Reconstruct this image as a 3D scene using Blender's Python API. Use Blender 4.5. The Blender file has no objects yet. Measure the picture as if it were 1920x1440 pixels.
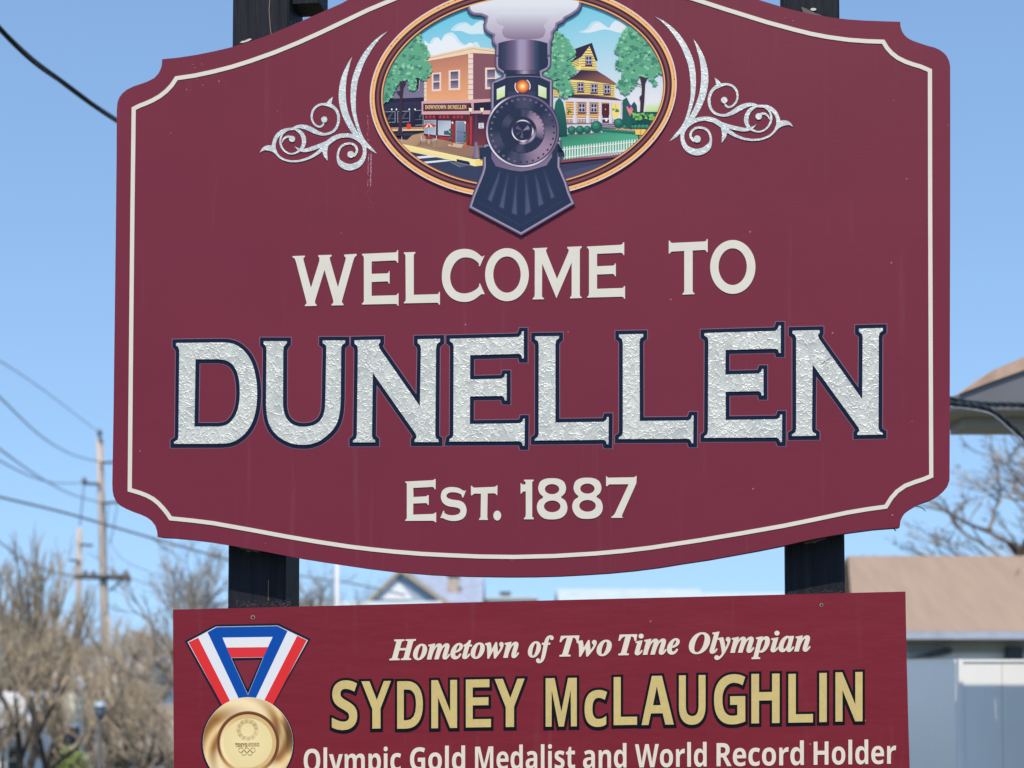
import bpy, math, random, json
from mathutils import Vector, Matrix
from mathutils.geometry import tessellate_polygon

# ------------------------------------------------------------------ camera, sky, sun, exposure
S = bpy.context.scene
FOC, W2, HROW = 3200.0, 960.0, 1082.0        # focal length and principal point on the 1920 x 1440 frame
TILT = math.radians(2.8); EYE = 1.75
cam = bpy.data.cameras.new('camera'); cam_ob = bpy.data.objects.new('camera', cam)
S.collection.objects.link(cam_ob); S.camera = cam_ob
cam_ob.location = (0, 0, EYE); cam_ob.rotation_euler = (math.radians(90) + TILT, 0, 0)
cam.sensor_width = 36.0; cam.lens = 36.0 * FOC / 1920.0
cam.shift_y = (HROW - 720.0) / 1920.0
cam.clip_start = 0.1; cam.clip_end = 3000
cam.dof.use_dof = True; cam.dof.focus_distance = 4.06; cam.dof.aperture_fstop = 4.3

SUN_EL, SUN_AZ = 60.0, -5.0                    # elevation; azimuth off straight-behind-the-camera, to the right
world = bpy.data.worlds.new("World"); S.world = world; world.use_nodes = True
nt = world.node_tree; bg = nt.nodes['Background']
sky = nt.nodes.new('ShaderNodeTexSky'); sky.sky_type = 'NISHITA'; sky.sun_disc = False
sky.sun_elevation = math.radians(SUN_EL); sky.sun_rotation = math.radians(180 - SUN_AZ)
sky.air_density = 1.4; sky.dust_density = 0.35; sky.ozone_density = 5.5; sky.altitude = 30
_tc = nt.nodes.new('ShaderNodeTexCoord'); _mp = nt.nodes.new('ShaderNodeMapping')   # clear spring air: no yellow band at the horizon
_mp.inputs['Scale'].default_value = (1, 1, 0.7); _mp.inputs['Location'].default_value = (0, 0, 0.2)
nt.links.new(_tc.outputs['Generated'], _mp.inputs[0]); nt.links.new(_mp.outputs[0], sky.inputs[0])
nt.links.new(sky.outputs[0], bg.inputs[0]); bg.inputs[1].default_value = 0.15
sun = bpy.data.lights.new('sun', 'SUN'); sun.energy = 4.0; sun.angle = math.radians(0.53); sun.color = (1.0, 0.905, 0.76)
sun_ob = bpy.data.objects.new('sun', sun); S.collection.objects.link(sun_ob)
_e, _a = math.radians(SUN_EL), math.radians(SUN_AZ)
sun_dir = Vector((math.sin(_a) * math.cos(_e), -math.cos(_a) * math.cos(_e), math.sin(_e)))
sun_ob.rotation_euler = sun_dir.to_track_quat('Z', 'Y').to_euler(); sun_ob.location = sun_dir * 50
S.view_settings.view_transform = 'Standard'; S.view_settings.look = 'None'
S.view_settings.exposure = 0.35; S.view_settings.gamma = 1.0; S.view_settings.use_curve_mapping = False

# ------------------------------------------------------------------ small helpers
random.seed(7)
COL = S.collection
KA = (1.17, 1.23, 1.32)                                       # print colours are given as they look in the sun; divide by this for albedo
def lin(c): c = c / 255.0; return c / 12.92 if c <= 0.04045 else ((c + 0.055) / 1.055) ** 2.4
def C(r, g, b): return tuple(min(0.86, lin(v) / k) for v, k in zip((r, g, b), KA))
def link(o, parent=None):
    COL.objects.link(o)
    if parent: o.parent = parent
    return o
def empty(name, loc=(0, 0, 0), rz=0.0):
    o = bpy.data.objects.new(name, None); o.location = loc; o.rotation_euler = (0, 0, rz); o.empty_display_size = 0.2
    return link(o)
def tag(o, label=None, cat=None, group=None, kind=None):
    if label: o['label'] = label
    if cat: o['category'] = cat
    if group: o['group'] = group
    if kind: o['kind'] = kind
    return o
def mesh_ob(name, V, F, mat, parent=None, smooth=False):
    me = bpy.data.meshes.new(name); me.from_pydata([tuple(v) for v in V], [], F); me.materials.append(mat)
    if smooth: me.polygons.foreach_set('use_smooth', [True] * len(me.polygons))
    me.update()
    return link(bpy.data.objects.new(name, me), parent)
def ray(px, py):
    d = Vector(((px - W2) / FOC, (HROW - py) / FOC, -1.0))
    return cam_ob_m @ d
cam_ob_m = Matrix.Rotation(math.radians(90) + TILT, 3, 'X')
def wp(px, py, depth):                          # point seen at a photo pixel, on the plane y = depth
    d = ray(px, py); t = depth / d.y
    return Vector((d.x * t, depth, EYE + d.z * t))
# --- the sign's own frame: x along the board, y into the board (front face y = 0), z up
YAW = math.radians(8.15)
U = Vector((math.cos(YAW), -math.sin(YAW), 0)); NB = Vector((math.sin(YAW), math.cos(YAW), 0))
ORG = Vector((0.02, 4.06, 0.0))
def loc(px, py, off=0.0):                       # photo pixel -> (x, z) on the plane `off` behind the board face
    d = ray(px, py); p0 = ORG + NB * off
    t = (p0 - Vector((0, 0, EYE))).dot(NB) / d.dot(NB)
    p = Vector((0, 0, EYE)) + d * t
    return ((p - ORG).dot(U), p.z)
def Z(ox, oy, s, pts):                          # traced points measured in an enlarged crop
    return [(ox + x * s, oy + y * s) for x, y in pts]
def pairs(*a): return [(a[i], a[i + 1]) for i in range(0, len(a), 2)]

# ------------------------------------------------------------------ materials
def principled(name):
    m = bpy.data.materials.new(name); m.use_nodes = True
    return m, m.node_tree, m.node_tree.nodes['Principled BSDF']
def mat(name, col, rough=0.7, metal=0.0, var=0.12, scale=6.0, bump=0.0, bscale=None, stretch=(1, 1, 1), spec=0.5, detail=5):
    m, t, p = principled(name)
    tc = t.nodes.new('ShaderNodeTexCoord'); mp = t.nodes.new('ShaderNodeMapping'); mp.inputs['Scale'].default_value = stretch
    t.links.new(tc.outputs['Object'], mp.inputs[0])
    n = t.nodes.new('ShaderNodeTexNoise'); n.inputs['Scale'].default_value = scale; n.inputs['Detail'].default_value = detail
    t.links.new(mp.outputs[0], n.inputs['Vector'])
    r = t.nodes.new('ShaderNodeValToRGB'); r.color_ramp.elements[0].position = 0.3; r.color_ramp.elements[1].position = 0.7
    r.color_ramp.elements[0].color = (*[c * (1 - var) for c in col], 1); r.color_ramp.elements[1].color = (*[min(0.9, c * (1 + var)) for c in col], 1)
    t.links.new(n.outputs['Fac'], r.inputs[0]); t.links.new(r.outputs[0], p.inputs['Base Color'])
    p.inputs['Roughness'].default_value = rough; p.inputs['Metallic'].default_value = metal; p.inputs['Specular IOR Level'].default_value = spec
    if bump:
        n2 = t.nodes.new('ShaderNodeTexNoise'); n2.inputs['Scale'].default_value = bscale or scale * 4; n2.inputs['Detail'].default_value = 6
        t.links.new(mp.outputs[0], n2.inputs['Vector'])
        b = t.nodes.new('ShaderNodeBump'); b.inputs['Strength'].default_value = bump; b.inputs['Distance'].default_value = 0.01
        t.links.new(n2.outputs['Fac'], b.inputs['Height']); t.links.new(b.outputs[0], p.inputs['Normal'])
    return m
def board_paint(name, col, col2, rough=0.55, spec=0.25, wavy=0.0):
    # sun-faded maroon paint on sign plywood: horizontal grain telegraphing through, soft blotches, pin-head chips
    m, t, p = principled(name); N, L = t.nodes, t.links
    tc = N.new('ShaderNodeTexCoord')
    def noise(scale, stretch, detail=5, rough=0.5):
        mp = N.new('ShaderNodeMapping'); mp.inputs['Scale'].default_value = stretch; L.new(tc.outputs['Object'], mp.inputs[0])
        n = N.new('ShaderNodeTexNoise'); n.inputs['Scale'].default_value = scale; n.inputs['Detail'].default_value = detail; n.inputs['Roughness'].default_value = rough
        L.new(mp.outputs[0], n.inputs['Vector']); return n.outputs['Fac']
    blotch = noise(2.2, (1, 1, 1.4)); grain = noise(30, (0.6, 1, 9), 7, 0.6); fine = noise(260, (1, 1, 2.2), 3)
    mx = N.new('ShaderNodeMixRGB'); mx.inputs[1].default_value = (*col, 1); mx.inputs[2].default_value = (*col2, 1); L.new(blotch, mx.inputs[0])
    rp = N.new('ShaderNodeMapRange'); rp.inputs[1].default_value = 0.25; rp.inputs[2].default_value = 0.75; rp.inputs[3].default_value = 0.97; rp.inputs[4].default_value = 1.035
    L.new(grain, rp.inputs[0])
    rf = N.new('ShaderNodeMapRange'); rf.inputs[1].default_value = 0.3; rf.inputs[2].default_value = 0.7; rf.inputs[3].default_value = 0.95; rf.inputs[4].default_value = 1.06
    L.new(fine, rf.inputs[0])
    mm = N.new('ShaderNodeMath'); mm.operation = 'MULTIPLY'; L.new(rp.outputs[0], mm.inputs[0]); L.new(rf.outputs[0], mm.inputs[1])
    sc = N.new('ShaderNodeVectorMath'); sc.operation = 'SCALE'; L.new(mx.outputs[0], sc.inputs[0]); L.new(mm.outputs[0], sc.inputs['Scale'])
    vo = N.new('ShaderNodeTexVoronoi'); vo.inputs['Scale'].default_value = 16; L.new(tc.outputs['Object'], vo.inputs['Vector'])
    lt = N.new('ShaderNodeMath'); lt.operation = 'LESS_THAN'; lt.inputs[1].default_value = 0.035; L.new(vo.outputs['Distance'], lt.inputs[0])
    sel = N.new('ShaderNodeMath'); sel.operation = 'GREATER_THAN'; sel.inputs[1].default_value = 0.72
    sp = N.new('ShaderNodeSeparateColor'); L.new(vo.outputs['Color'], sp.inputs[0]); L.new(sp.outputs[0], sel.inputs[0])
    an = N.new('ShaderNodeMath'); an.operation = 'MULTIPLY'; L.new(lt.outputs[0], an.inputs[0]); L.new(sel.outputs[0], an.inputs[1])
    fa = N.new('ShaderNodeMath'); fa.operation = 'MULTIPLY'; fa.inputs[1].default_value = 0.45; L.new(an.outputs[0], fa.inputs[0])
    ch = N.new('ShaderNodeMixRGB'); ch.inputs[2].default_value = (0.42, 0.25, 0.27, 1); L.new(fa.outputs[0], ch.inputs[0]); L.new(sc.outputs[0], ch.inputs[1])
    L.new(ch.outputs[0], p.inputs['Base Color'])
    p.inputs['Roughness'].default_value = rough; p.inputs['Specular IOR Level'].default_value = spec
    b = N.new('ShaderNodeBump'); b.inputs['Strength'].default_value = 0.16; b.inputs['Distance'].default_value = 0.001
    L.new(grain, b.inputs['Height']); L.new(b.outputs[0], p.inputs['Normal'])
    sheen = N.new('ShaderNodeMapRange'); sheen.inputs[3].default_value = rough - .14; sheen.inputs[4].default_value = rough + .12; L.new(noise(5, (1, 1, 2)), sheen.inputs[0]); L.new(sheen.outputs[0], p.inputs['Roughness'])
    if wavy:                                    # raised grain and knots pushing through thinner plywood
        b2 = N.new('ShaderNodeBump'); b2.inputs['Strength'].default_value = wavy; b2.inputs['Distance'].default_value = 0.004
        L.new(noise(11, (.7, 1, 2.0), 3, .45), b2.inputs['Height']); L.new(b.outputs[0], b2.inputs['Normal']); L.new(b2.outputs[0], p.inputs['Normal'])
    # faint pale rain streaks running down
    st = N.new('ShaderNodeMapRange'); st.inputs[1].default_value = 0.60; st.inputs[2].default_value = 0.85; st.inputs[4].default_value = 0.10; L.new(noise(14, (2.2, 1, .12), 4, .6), st.inputs[0])
    sm = N.new('ShaderNodeMixRGB'); sm.inputs[2].default_value = (.30, .22, .25, 1); L.new(st.outputs[0], sm.inputs[0]); L.new(ch.outputs[0], sm.inputs[1]); L.new(sm.outputs[0], p.inputs['Base Color'])
    return m
def leaf_metal(name, col, lo, hi, scale, bump, dist, metal=0.2, rough=0.4):
    # hammered metal leaf: scooped cells with thin raised ridges between, a few warmer and duller patches
    m, t, p = principled(name); N, L = t.nodes, t.links
    tc = N.new('ShaderNodeTexCoord'); mp = N.new('ShaderNodeMapping'); mp.inputs['Rotation'].default_value = (0, .5, 0); mp.inputs['Scale'].default_value = (1.5, 1, 0.75)
    L.new(tc.outputs['Object'], mp.inputs[0])
    wv = N.new('ShaderNodeTexNoise'); wv.inputs['Scale'].default_value = scale * 0.9; wv.inputs['Detail'].default_value = 3; L.new(tc.outputs['Object'], wv.inputs['Vector'])
    ad = N.new('ShaderNodeMixRGB'); ad.blend_type = 'ADD'; ad.inputs[0].default_value = 3.0 / scale; L.new(mp.outputs[0], ad.inputs[1]); L.new(wv.outputs['Color'], ad.inputs[2])
    e = N.new('ShaderNodeTexVoronoi'); e.feature = 'DISTANCE_TO_EDGE'; e.inputs['Scale'].default_value = scale; L.new(ad.outputs[0], e.inputs['Vector'])
    f = N.new('ShaderNodeTexVoronoi'); f.feature = 'F1'; f.inputs['Scale'].default_value = scale; L.new(ad.outputs[0], f.inputs['Vector'])
    rg = N.new('ShaderNodeMapRange'); rg.inputs[1].default_value = 0.0; rg.inputs[2].default_value = 0.13; rg.inputs[3].default_value = 1.0; rg.inputs[4].default_value = 0.0; L.new(e.outputs['Distance'], rg.inputs[0])
    pw = N.new('ShaderNodeMath'); pw.operation = 'POWER'; pw.inputs[1].default_value = 1.6; L.new(rg.outputs[0], pw.inputs[0])
    big = N.new('ShaderNodeTexNoise'); big.inputs['Scale'].default_value = 9; big.inputs['Detail'].default_value = 2; L.new(tc.outputs['Object'], big.inputs['Vector'])
    sp = N.new('ShaderNodeSeparateColor'); L.new(f.outputs['Color'], sp.inputs[0])
    k1 = N.new('ShaderNodeMath'); k1.operation = 'MULTIPLY_ADD'; k1.inputs[1].default_value = 0.45; L.new(sp.outputs[0], k1.inputs[0]); L.new(big.outputs['Fac'], k1.inputs[2])
    c1 = N.new('ShaderNodeValToRGB'); c1.color_ramp.elements[0].position = 0.4; c1.color_ramp.elements[1].position = 0.95
    c1.color_ramp.elements[0].color = (*[c * lo for c in col], 1); c1.color_ramp.elements[1].color = (col[0] * 1.10, col[1] * 1.09, col[2] * 1.04, 1); L.new(k1.outputs[0], c1.inputs[0])
    mx = N.new('ShaderNodeMixRGB'); mx.inputs[2].default_value = (*[min(.9, c * hi) for c in col], 1); L.new(pw.outputs[0], mx.inputs[0]); L.new(c1.outputs[0], mx.inputs[1])
    L.new(mx.outputs[0], p.inputs['Base Color']); p.inputs['Metallic'].default_value = metal
    rr = N.new('ShaderNodeMapRange'); rr.inputs[3].default_value = rough - .12; rr.inputs[4].default_value = rough + .15; L.new(big.outputs['Fac'], rr.inputs[0]); L.new(rr.outputs[0], p.inputs['Roughness'])
    hs = N.new('ShaderNodeMath'); hs.operation = 'MULTIPLY_ADD'; hs.inputs[1].default_value = 0.9; L.new(f.outputs['Distance'], hs.inputs[0]); L.new(pw.outputs[0], hs.inputs[2])
    hn = N.new('ShaderNodeMath'); hn.operation = 'MULTIPLY_ADD'; hn.inputs[1].default_value = 0.5; L.new(wv.outputs['Fac'], hn.inputs[0]); L.new(hs.outputs[0], hn.inputs[2])
    b = N.new('ShaderNodeBump'); b.inputs['Strength'].default_value = bump; b.inputs['Distance'].default_value = dist
    L.new(hn.outputs[0], b.inputs['Height']); L.new(b.outputs[0], p.inputs['Normal'])
    return m
def print_mat():
    m, t, p = principled('printed_vinyl')
    a = t.nodes.new('ShaderNodeAttribute'); a.attribute_name = 'col'
    t.links.new(a.outputs['Color'], p.inputs['Base Color'])
    p.inputs['Roughness'].default_value = 0.5; p.inputs['Specular IOR Level'].default_value = 0.12
    tc = t.nodes.new('ShaderNodeTexCoord'); n = t.nodes.new('ShaderNodeTexNoise'); n.inputs['Scale'].default_value = 30; n.inputs['Detail'].default_value = 3
    t.links.new(tc.outputs['Object'], n.inputs['Vector'])
    b = t.nodes.new('ShaderNodeBump'); b.inputs['Strength'].default_value = 0.15; b.inputs['Distance'].default_value = 0.001
    t.links.new(n.outputs['Fac'], b.inputs['Height']); t.links.new(b.outputs[0], p.inputs['Normal'])
    return m
M = {}
M['maroon'] = board_paint('maroon_paint', C(108, 31, 52), C(121, 37, 61))
M['maroon_low'] = board_paint('maroon_paint_newer', C(115, 22, 37), C(125, 26, 43), 0.46, 0.3, 0.5)
M['edge'] = mat('board_edge_paint', C(60, 30, 45), 0.7)
M['cream'] = mat('cream_vinyl', C(220, 217, 207), 0.5, var=0.03, scale=20)
M['cream_warm'] = mat('warm_cream_vinyl', C(226, 218, 203), 0.5, var=0.03, scale=20)
M['navy'] = mat('navy_vinyl', C(14, 28, 58), 0.6, var=0.1, scale=30, spec=0.12)
M['halo'] = mat('vinyl_edge_halo', C(128, 92, 112), 0.5, var=0.05)
M['black'] = mat('black_vinyl', C(12, 14, 26), 0.6, var=0.15, scale=60, spec=0.12)
M['silver'] = leaf_metal('hammered_silver_leaf', C(204, 209, 209), 0.84, 1.16, 42, 0.42, 0.0026, 0.12, 0.45)
M['silver_fine'] = leaf_metal('swirled_silver_leaf', C(204, 212, 215), 0.86, 1.16, 62, 0.35, 0.0012)
M['gold'] = leaf_metal('satin_gold_leaf', C(206, 185, 122), 0.96, 1.03, 110, 0.12, 0.0006, 0.1, 0.45)
M['print'] = print_mat()
M['print_gold'] = mat('printed_gold_letters', C(236,196,140), 0.5, var=0.02)
M['print_gold_dark'] = mat('printed_dark_gold_letters', C(186,150,98), 0.5, var=0.02)
M['post'] = mat('black_stained_timber', C(32, 35, 43), 0.6, spec=0.15, var=0.35, scale=14, bump=0.5, bscale=30, stretch=(6, 6, 0.35))
M['wood_bare'] = mat('bare_wood', C(150, 130, 110), 0.8)
M['white'] = mat('white_paint', (0.78, 0.78, 0.77), 0.5, var=0.03)
M['metal_tab'] = mat('dull_metal_tab', C(96, 90, 88), 0.5, 0.4)

# ------------------------------------------------------------------ flat shapes in the sign's frame
def area(P): return 0.5 * sum(P[i - 1][0] * P[i][1] - P[i][0] * P[i - 1][1] for i in range(len(P)))
def clean(P, e=0.05):
    Q = []
    for p in P:
        if not Q or abs(p[0] - Q[-1][0]) + abs(p[1] - Q[-1][1]) > e: Q.append(tuple(p))
    while len(Q) > 2 and abs(Q[0][0] - Q[-1][0]) + abs(Q[0][1] - Q[-1][1]) <= e: Q.pop()
    return Q
def offset(loops, d, lim=2.2):
    # mitred offset in pixels: outer loops grow, holes shrink
    loops = [clean(P) for P in loops]; big = max(loops, key=lambda P: abs(area(P))); sg = 1 if area(big) > 0 else -1
    out = []
    for P in loops:
        n = len(P); Q = []
        for i in range(n):
            a, b, c = P[i - 1], P[i], P[(i + 1) % n]
            e1 = (b[0] - a[0], b[1] - a[1]); e2 = (c[0] - b[0], c[1] - b[1])
            l1 = math.hypot(*e1) or 1; l2 = math.hypot(*e2) or 1
            n1 = (e1[1] / l1 * sg, -e1[0] / l1 * sg); n2 = (e2[1] / l2 * sg, -e2[0] / l2 * sg)
            mx, my = n1[0] + n2[0], n1[1] + n2[1]; ml = math.hypot(mx, my)
            if ml < 0.2: Q.append((b[0] + n1[0] * d, b[1] + n1[1] * d)); Q.append((b[0] + n2[0] * d, b[1] + n2[1] * d)); continue
            k = min(2.0 / (ml * ml) * ml, lim); Q.append((b[0] + mx / ml * d * k, b[1] + my / ml * d * k))
        out.append(Q)
    return out
def smooth(P, closed=True, n=4):
    # Catmull-Rom through the traced points
    out = []; m = len(P); rng = range(m) if closed else range(m - 1)
    for i in rng:
        p0 = P[(i - 1) % m] if closed or i > 0 else P[0]; p1 = P[i]; p2 = P[(i + 1) % m]; p3 = P[(i + 2) % m] if closed or i + 2 < m else P[-1]
        for k in range(n):
            t = k / n
            out.append(tuple(0.5 * (2 * p1[j] + (p2[j] - p0[j]) * t + (2 * p0[j] - 5 * p1[j] + 4 * p2[j] - p3[j]) * t * t + (3 * p1[j] - p0[j] - 3 * p2[j] + p3[j]) * t ** 3) for j in range(len(p1))))
    if not closed: out.append(tuple(P[-1]))
    return out
def ellipse(cx, cy, rx, ry, n=40, sh=0.0):
    return [(cx + rx * math.cos(2 * math.pi * i / n), cy + ry * math.sin(2 * math.pi * i / n) + sh * rx * math.cos(2 * math.pi * i / n)) for i in range(n)]
def inside(p, P):
    c = False
    for i in range(len(P)):
        (x1, y1), (x2, y2) = P[i - 1], P[i]
        if (y1 > p[1]) != (y2 > p[1]) and p[0] < (x2 - x1) * (p[1] - y1) / (y2 - y1) + x1: c = not c
    return c
def orient(loops):                              # outers one way round, holes the other
    out = []
    for i, P in enumerate(loops):
        hole = any(j != i and abs(area(Q)) > abs(area(P)) and inside(P[0], Q) for j, Q in enumerate(loops))
        out.append(P[::-1] if (area(P) > 0) == hole else P)
    return out
def spread(name, loops, d, y, material, parent, lim=1.55):
    # a mitred border of width d laid round a shape (outside its outers, inside its holes)
    loops = orient(fix(loops)); V, F = [], []; lay = [y]
    def put(q):
        lay[0] -= 0.0000015; k = len(V)
        for x, yy in q: a, b = loc(x, yy); V.append((a, lay[0], b))
        F.append(tuple(range(k + len(q) - 1, k - 1, -1)) if area(q) > 0 else tuple(range(k, k + len(q))))
    for P in loops:
        n = len(P); N = []
        for i in range(n):
            a, b = P[i], P[(i + 1) % n]; l = math.hypot(b[0] - a[0], b[1] - a[1]) or 1; N.append(((b[1] - a[1]) / l, -(b[0] - a[0]) / l))
        for i in range(n):
            a, b = P[i], P[(i + 1) % n]; m = N[i]; put([a, b, (b[0] + m[0] * d, b[1] + m[1] * d), (a[0] + m[0] * d, a[1] + m[1] * d)])
            m0 = N[i - 1]; cr = m0[0] * m[1] - m0[1] * m[0]
            if cr > 0.02:
                sx, sy = m0[0] + m[0], m0[1] + m[1]; sl = math.hypot(sx, sy); t = [(a[0] + m0[0] * d, a[1] + m0[1] * d)]
                if sl > .3: k = min(2 / sl, lim) * d / sl; t.append((a[0] + sx * k, a[1] + sy * k))
                put([a] + t + [(a[0] + m[0] * d, a[1] + m[1] * d)])
    return mesh_ob(name, V, F, material, parent)
def fix(loops):
    loops = [clean(P) for P in loops]
    return [P for P in loops if len(P) > 2]
def slab(name, loops, y0, y1, material, parent, base=None, side_mat=None):
    # a cut-out shape given in photo pixels: front cap at y0 (towards the viewer), back at y1
    loops = fix(loops); base = 0.0 if base is None else base
    V, F = [], []; L2 = []
    for P in loops:
        L2.append([Vector((*loc(x, y, base), 0)) for x, y in P])
    flat = [v for P in L2 for v in P]; n = len(flat); tri = []
    starts = [sum(len(q) for q in L2[:i]) for i in range(len(L2))]
    hole_of = {}
    for i, P in enumerate(loops):
        for j, Q in enumerate(loops):
            if i != j and abs(area(Q)) > abs(area(P)) and inside(P[0], Q): hole_of[i] = j
    for j in range(len(L2)):
        if j in hole_of: continue
        grp = [j] + [i for i in hole_of if hole_of[i] == j]; idx = [starts[g] + q for g in grp for q in range(len(L2[g]))]
        tri += [(idx[a], idx[b], idx[c]) for a, b, c in tessellate_polygon([L2[g] for g in grp])]
    for v in flat: V.append((v.x, y0, v.y))
    for v in flat: V.append((v.x, y1, v.y))
    for a, b, c in tri:
        nn = (flat[b] - flat[a]).cross(flat[c] - flat[a]).z
        if abs(nn) < 1e-12: continue
        if nn < 0: b, c = c, b
        F.append((a, b, c)); F.append((a + n, c + n, b + n))
    nf = len(F); k = 0
    for P in L2:
        m = len(P)
        for i in range(m):
            a, b = k + i, k + (i + 1) % m; F.append((a, a + n, b + n, b))
        k += m
    o = mesh_ob(name, V, F, material, parent)
    if side_mat:
        o.data.materials.append(side_mat)
        for i, p in enumerate(o.data.polygons):
            if i >= nf: p.material_index = 1
    return o
# ---- printed art: coloured patches stacked a tenth of a millimetre apart, one mesh per drawn subject
class Art:
    def __init__(s, name, parent, z0=None): s.n, s.p, s.z = name, parent, (Art.low if z0 is None else z0); s.V, s.F, s.C = [], [], []
    clip = None; low = -0.0004
    def up(s): s.z -= 0.000004; Art.low = min(Art.low, s.z)
    def add(s, P, col, g=None):
        P = clean(P, 0.02)
        if Art.clip: P = clean(clip_poly(P, Art.clip), 0.02)
        if len(P) < 3: return
        s.up(); k = len(s.V); q = [Vector((x, y, 0)) for x, y in P]
        for x, y in P:
            a, b = loc(x, y); s.V.append((a, s.z, b))
            if g is None: s.C.append(C(*col))
            else:
                (x0, y0), (x1, y1), c1 = g; dx, dy = x1 - x0, y1 - y0
                t = max(0, min(1, ((x - x0) * dx + (y - y0) * dy) / (dx * dx + dy * dy)))
                s.C.append(C(*[col[j] + (c1[j] - col[j]) * t for j in range(3)]))
        for a, b, c in tessellate_polygon([q]):
            nn = (q[b] - q[a]).cross(q[c] - q[a]).z
            if abs(nn) < 1e-9: continue
            if nn > 0: b, c = c, b
            s.F.append((k + a, k + b, k + c))
    def line(s, P, w, col):
        for i in range(len(P) - 1):
            (x0, y0), (x1, y1) = P[i], P[i + 1]; l = math.hypot(x1 - x0, y1 - y0) or 1; nx, ny = -(y1 - y0) / l * w / 2, (x1 - x0) / l * w / 2
            s.add([(x0 + nx, y0 + ny), (x1 + nx, y1 + ny), (x1 - nx, y1 - ny), (x0 - nx, y0 - ny)], col)
    def polar(s, f, radii, n, colf):
        # f(r, a) -> pixel; colf(r, a) -> rgb
        s.up(); k = len(s.V); m = len(radii)
        for r in radii:
            for i in range(n):
                a = 2 * math.pi * i / n; x, y = f(r, a); u, v = loc(x, y); s.V.append((u, s.z, v)); s.C.append(C(*colf(r, a)))
        for j in range(m - 1):
            for i in range(n):
                a, b = k + j * n + i, k + j * n + (i + 1) % n; c, d = b + n, a + n
                s.F.append((a, b, c, d))
    def build(s):
        o = mesh_ob(s.n, s.V, s.F, M['print'], s.p)
        at = o.data.color_attributes.new('col', 'FLOAT_COLOR', 'POINT')
        at.data.foreach_set('color', [x for c in s.C for x in (*c, 1.0)])
        return o
def clip_poly(P, Q):
    # Sutherland-Hodgman against a convex polygon Q
    sg = 1 if area(Q) > 0 else -1; out = P
    for i in range(len(Q)):
        a, b = Q[i - 1], Q[i]; inp, out = out, []
        if not inp: return []
        def side(p): return ((b[0] - a[0]) * (p[1] - a[1]) - (b[1] - a[1]) * (p[0] - a[0])) * sg
        for j in range(len(inp)):
            p, q = inp[j - 1], inp[j]; sp, sq = side(p), side(q)
            if sq >= 0:
                if sp < 0: t = sp / (sp - sq); out.append((p[0] + (q[0] - p[0]) * t, p[1] + (q[1] - p[1]) * t))
                out.append(q)
            elif sp >= 0:
                t = sp / (sp - sq); out.append((p[0] + (q[0] - p[0]) * t, p[1] + (q[1] - p[1]) * t))
    return out
# ------------------------------------------------------------------ the welcome sign: board, posts, border, lettering
sign = empty('welcome_sign', ORG, -YAW)
tag(sign, 'large maroon welcome board with scalloped corners carried on two black timber posts', 'sign')
OUT = pairs(304,111, 303.5,122, 301,130, 297,138, 289,146.5, 275,153.5, 262,158, 250,162, 238,168, 230,174.5, 224,182, 220.5,191, 219,205,
    218.5,300, 217,440, 215,600, 213,760, 210.5,905, 211,920, 213,930.5, 218,941, 226,948.5, 236,954, 250,960, 264,965, 275,970, 284,976.5, 291,985.5, 294.5,996, 295.5,1007,
    318,1008, 351,1011, 388,1015.5, 425,1021.5, 493,1033.5, 562,1047, 600,1053, 630,1057.5, 684,1065.5, 737,1072, 804,1077.5, 872,1080.4, 948,1081.6, 1000,1081.3, 1047,1080, 1094,1077.5,
    1140,1074.5, 1187.5,1070, 1235,1064, 1281,1056.5, 1328,1049.5, 1375,1041, 1422,1032.5, 1469,1023, 1528,1010, 1587.5,999.2, 1639,992.3, 1687,988.6,
    1688.5,976.5, 1692,969, 1697,962, 1703,957, 1709,953, 1722,945, 1745,937, 1757,931, 1768,922.5, 1776,913, 1780.5,900, 1780.8,823, 1781.2,600, 1781.7,400, 1781.8,200,
    1781.6,124, 1779.5,114, 1775,105, 1770,99.5, 1762,93.5, 1752,89, 1740,86, 1726,81.5, 1712,76.5, 1703,72, 1696,66, 1691.5,59, 1688.5,50, 1688,40.8,
    1661,40, 1622,38.6, 1590,36.4, 1560,33, 1520.6,26, 1478,16.5, 1428,1.4, 1380,-15, 1320,-37, 1260,-57, 1200,-73, 1130,-86, 1050,-93, 970,-94, 900,-88, 830,-74, 770,-56, 710,-30,
    675,-13, 640,6.5, 607,21, 573,36, 536,52, 500,67, 466,79, 432,89, 400,96.5, 367,103, 335,108)
BT = 0.045
slab('board', [OUT], 0.0, BT, M['maroon'], sign, side_mat=M['edge'])
def stroke(P, w):                               # ribbon outline of a polyline with per-point width
    A, B = [], []
    n = len(P)
    for i in range(n):
        a = P[max(0, i - 1)]; c = P[min(n - 1, i + 1)]; dx, dy = c[0] - a[0], c[1] - a[1]; l = math.hypot(dx, dy) or 1
        h = (w if not hasattr(w, '__len__') else w[i]) / 2; nx, ny = -dy / l * h, dx / l * h
        A.append((P[i][0] + nx, P[i][1] + ny)); B.append((P[i][0] - nx, P[i][1] - ny))
    return A, B
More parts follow.
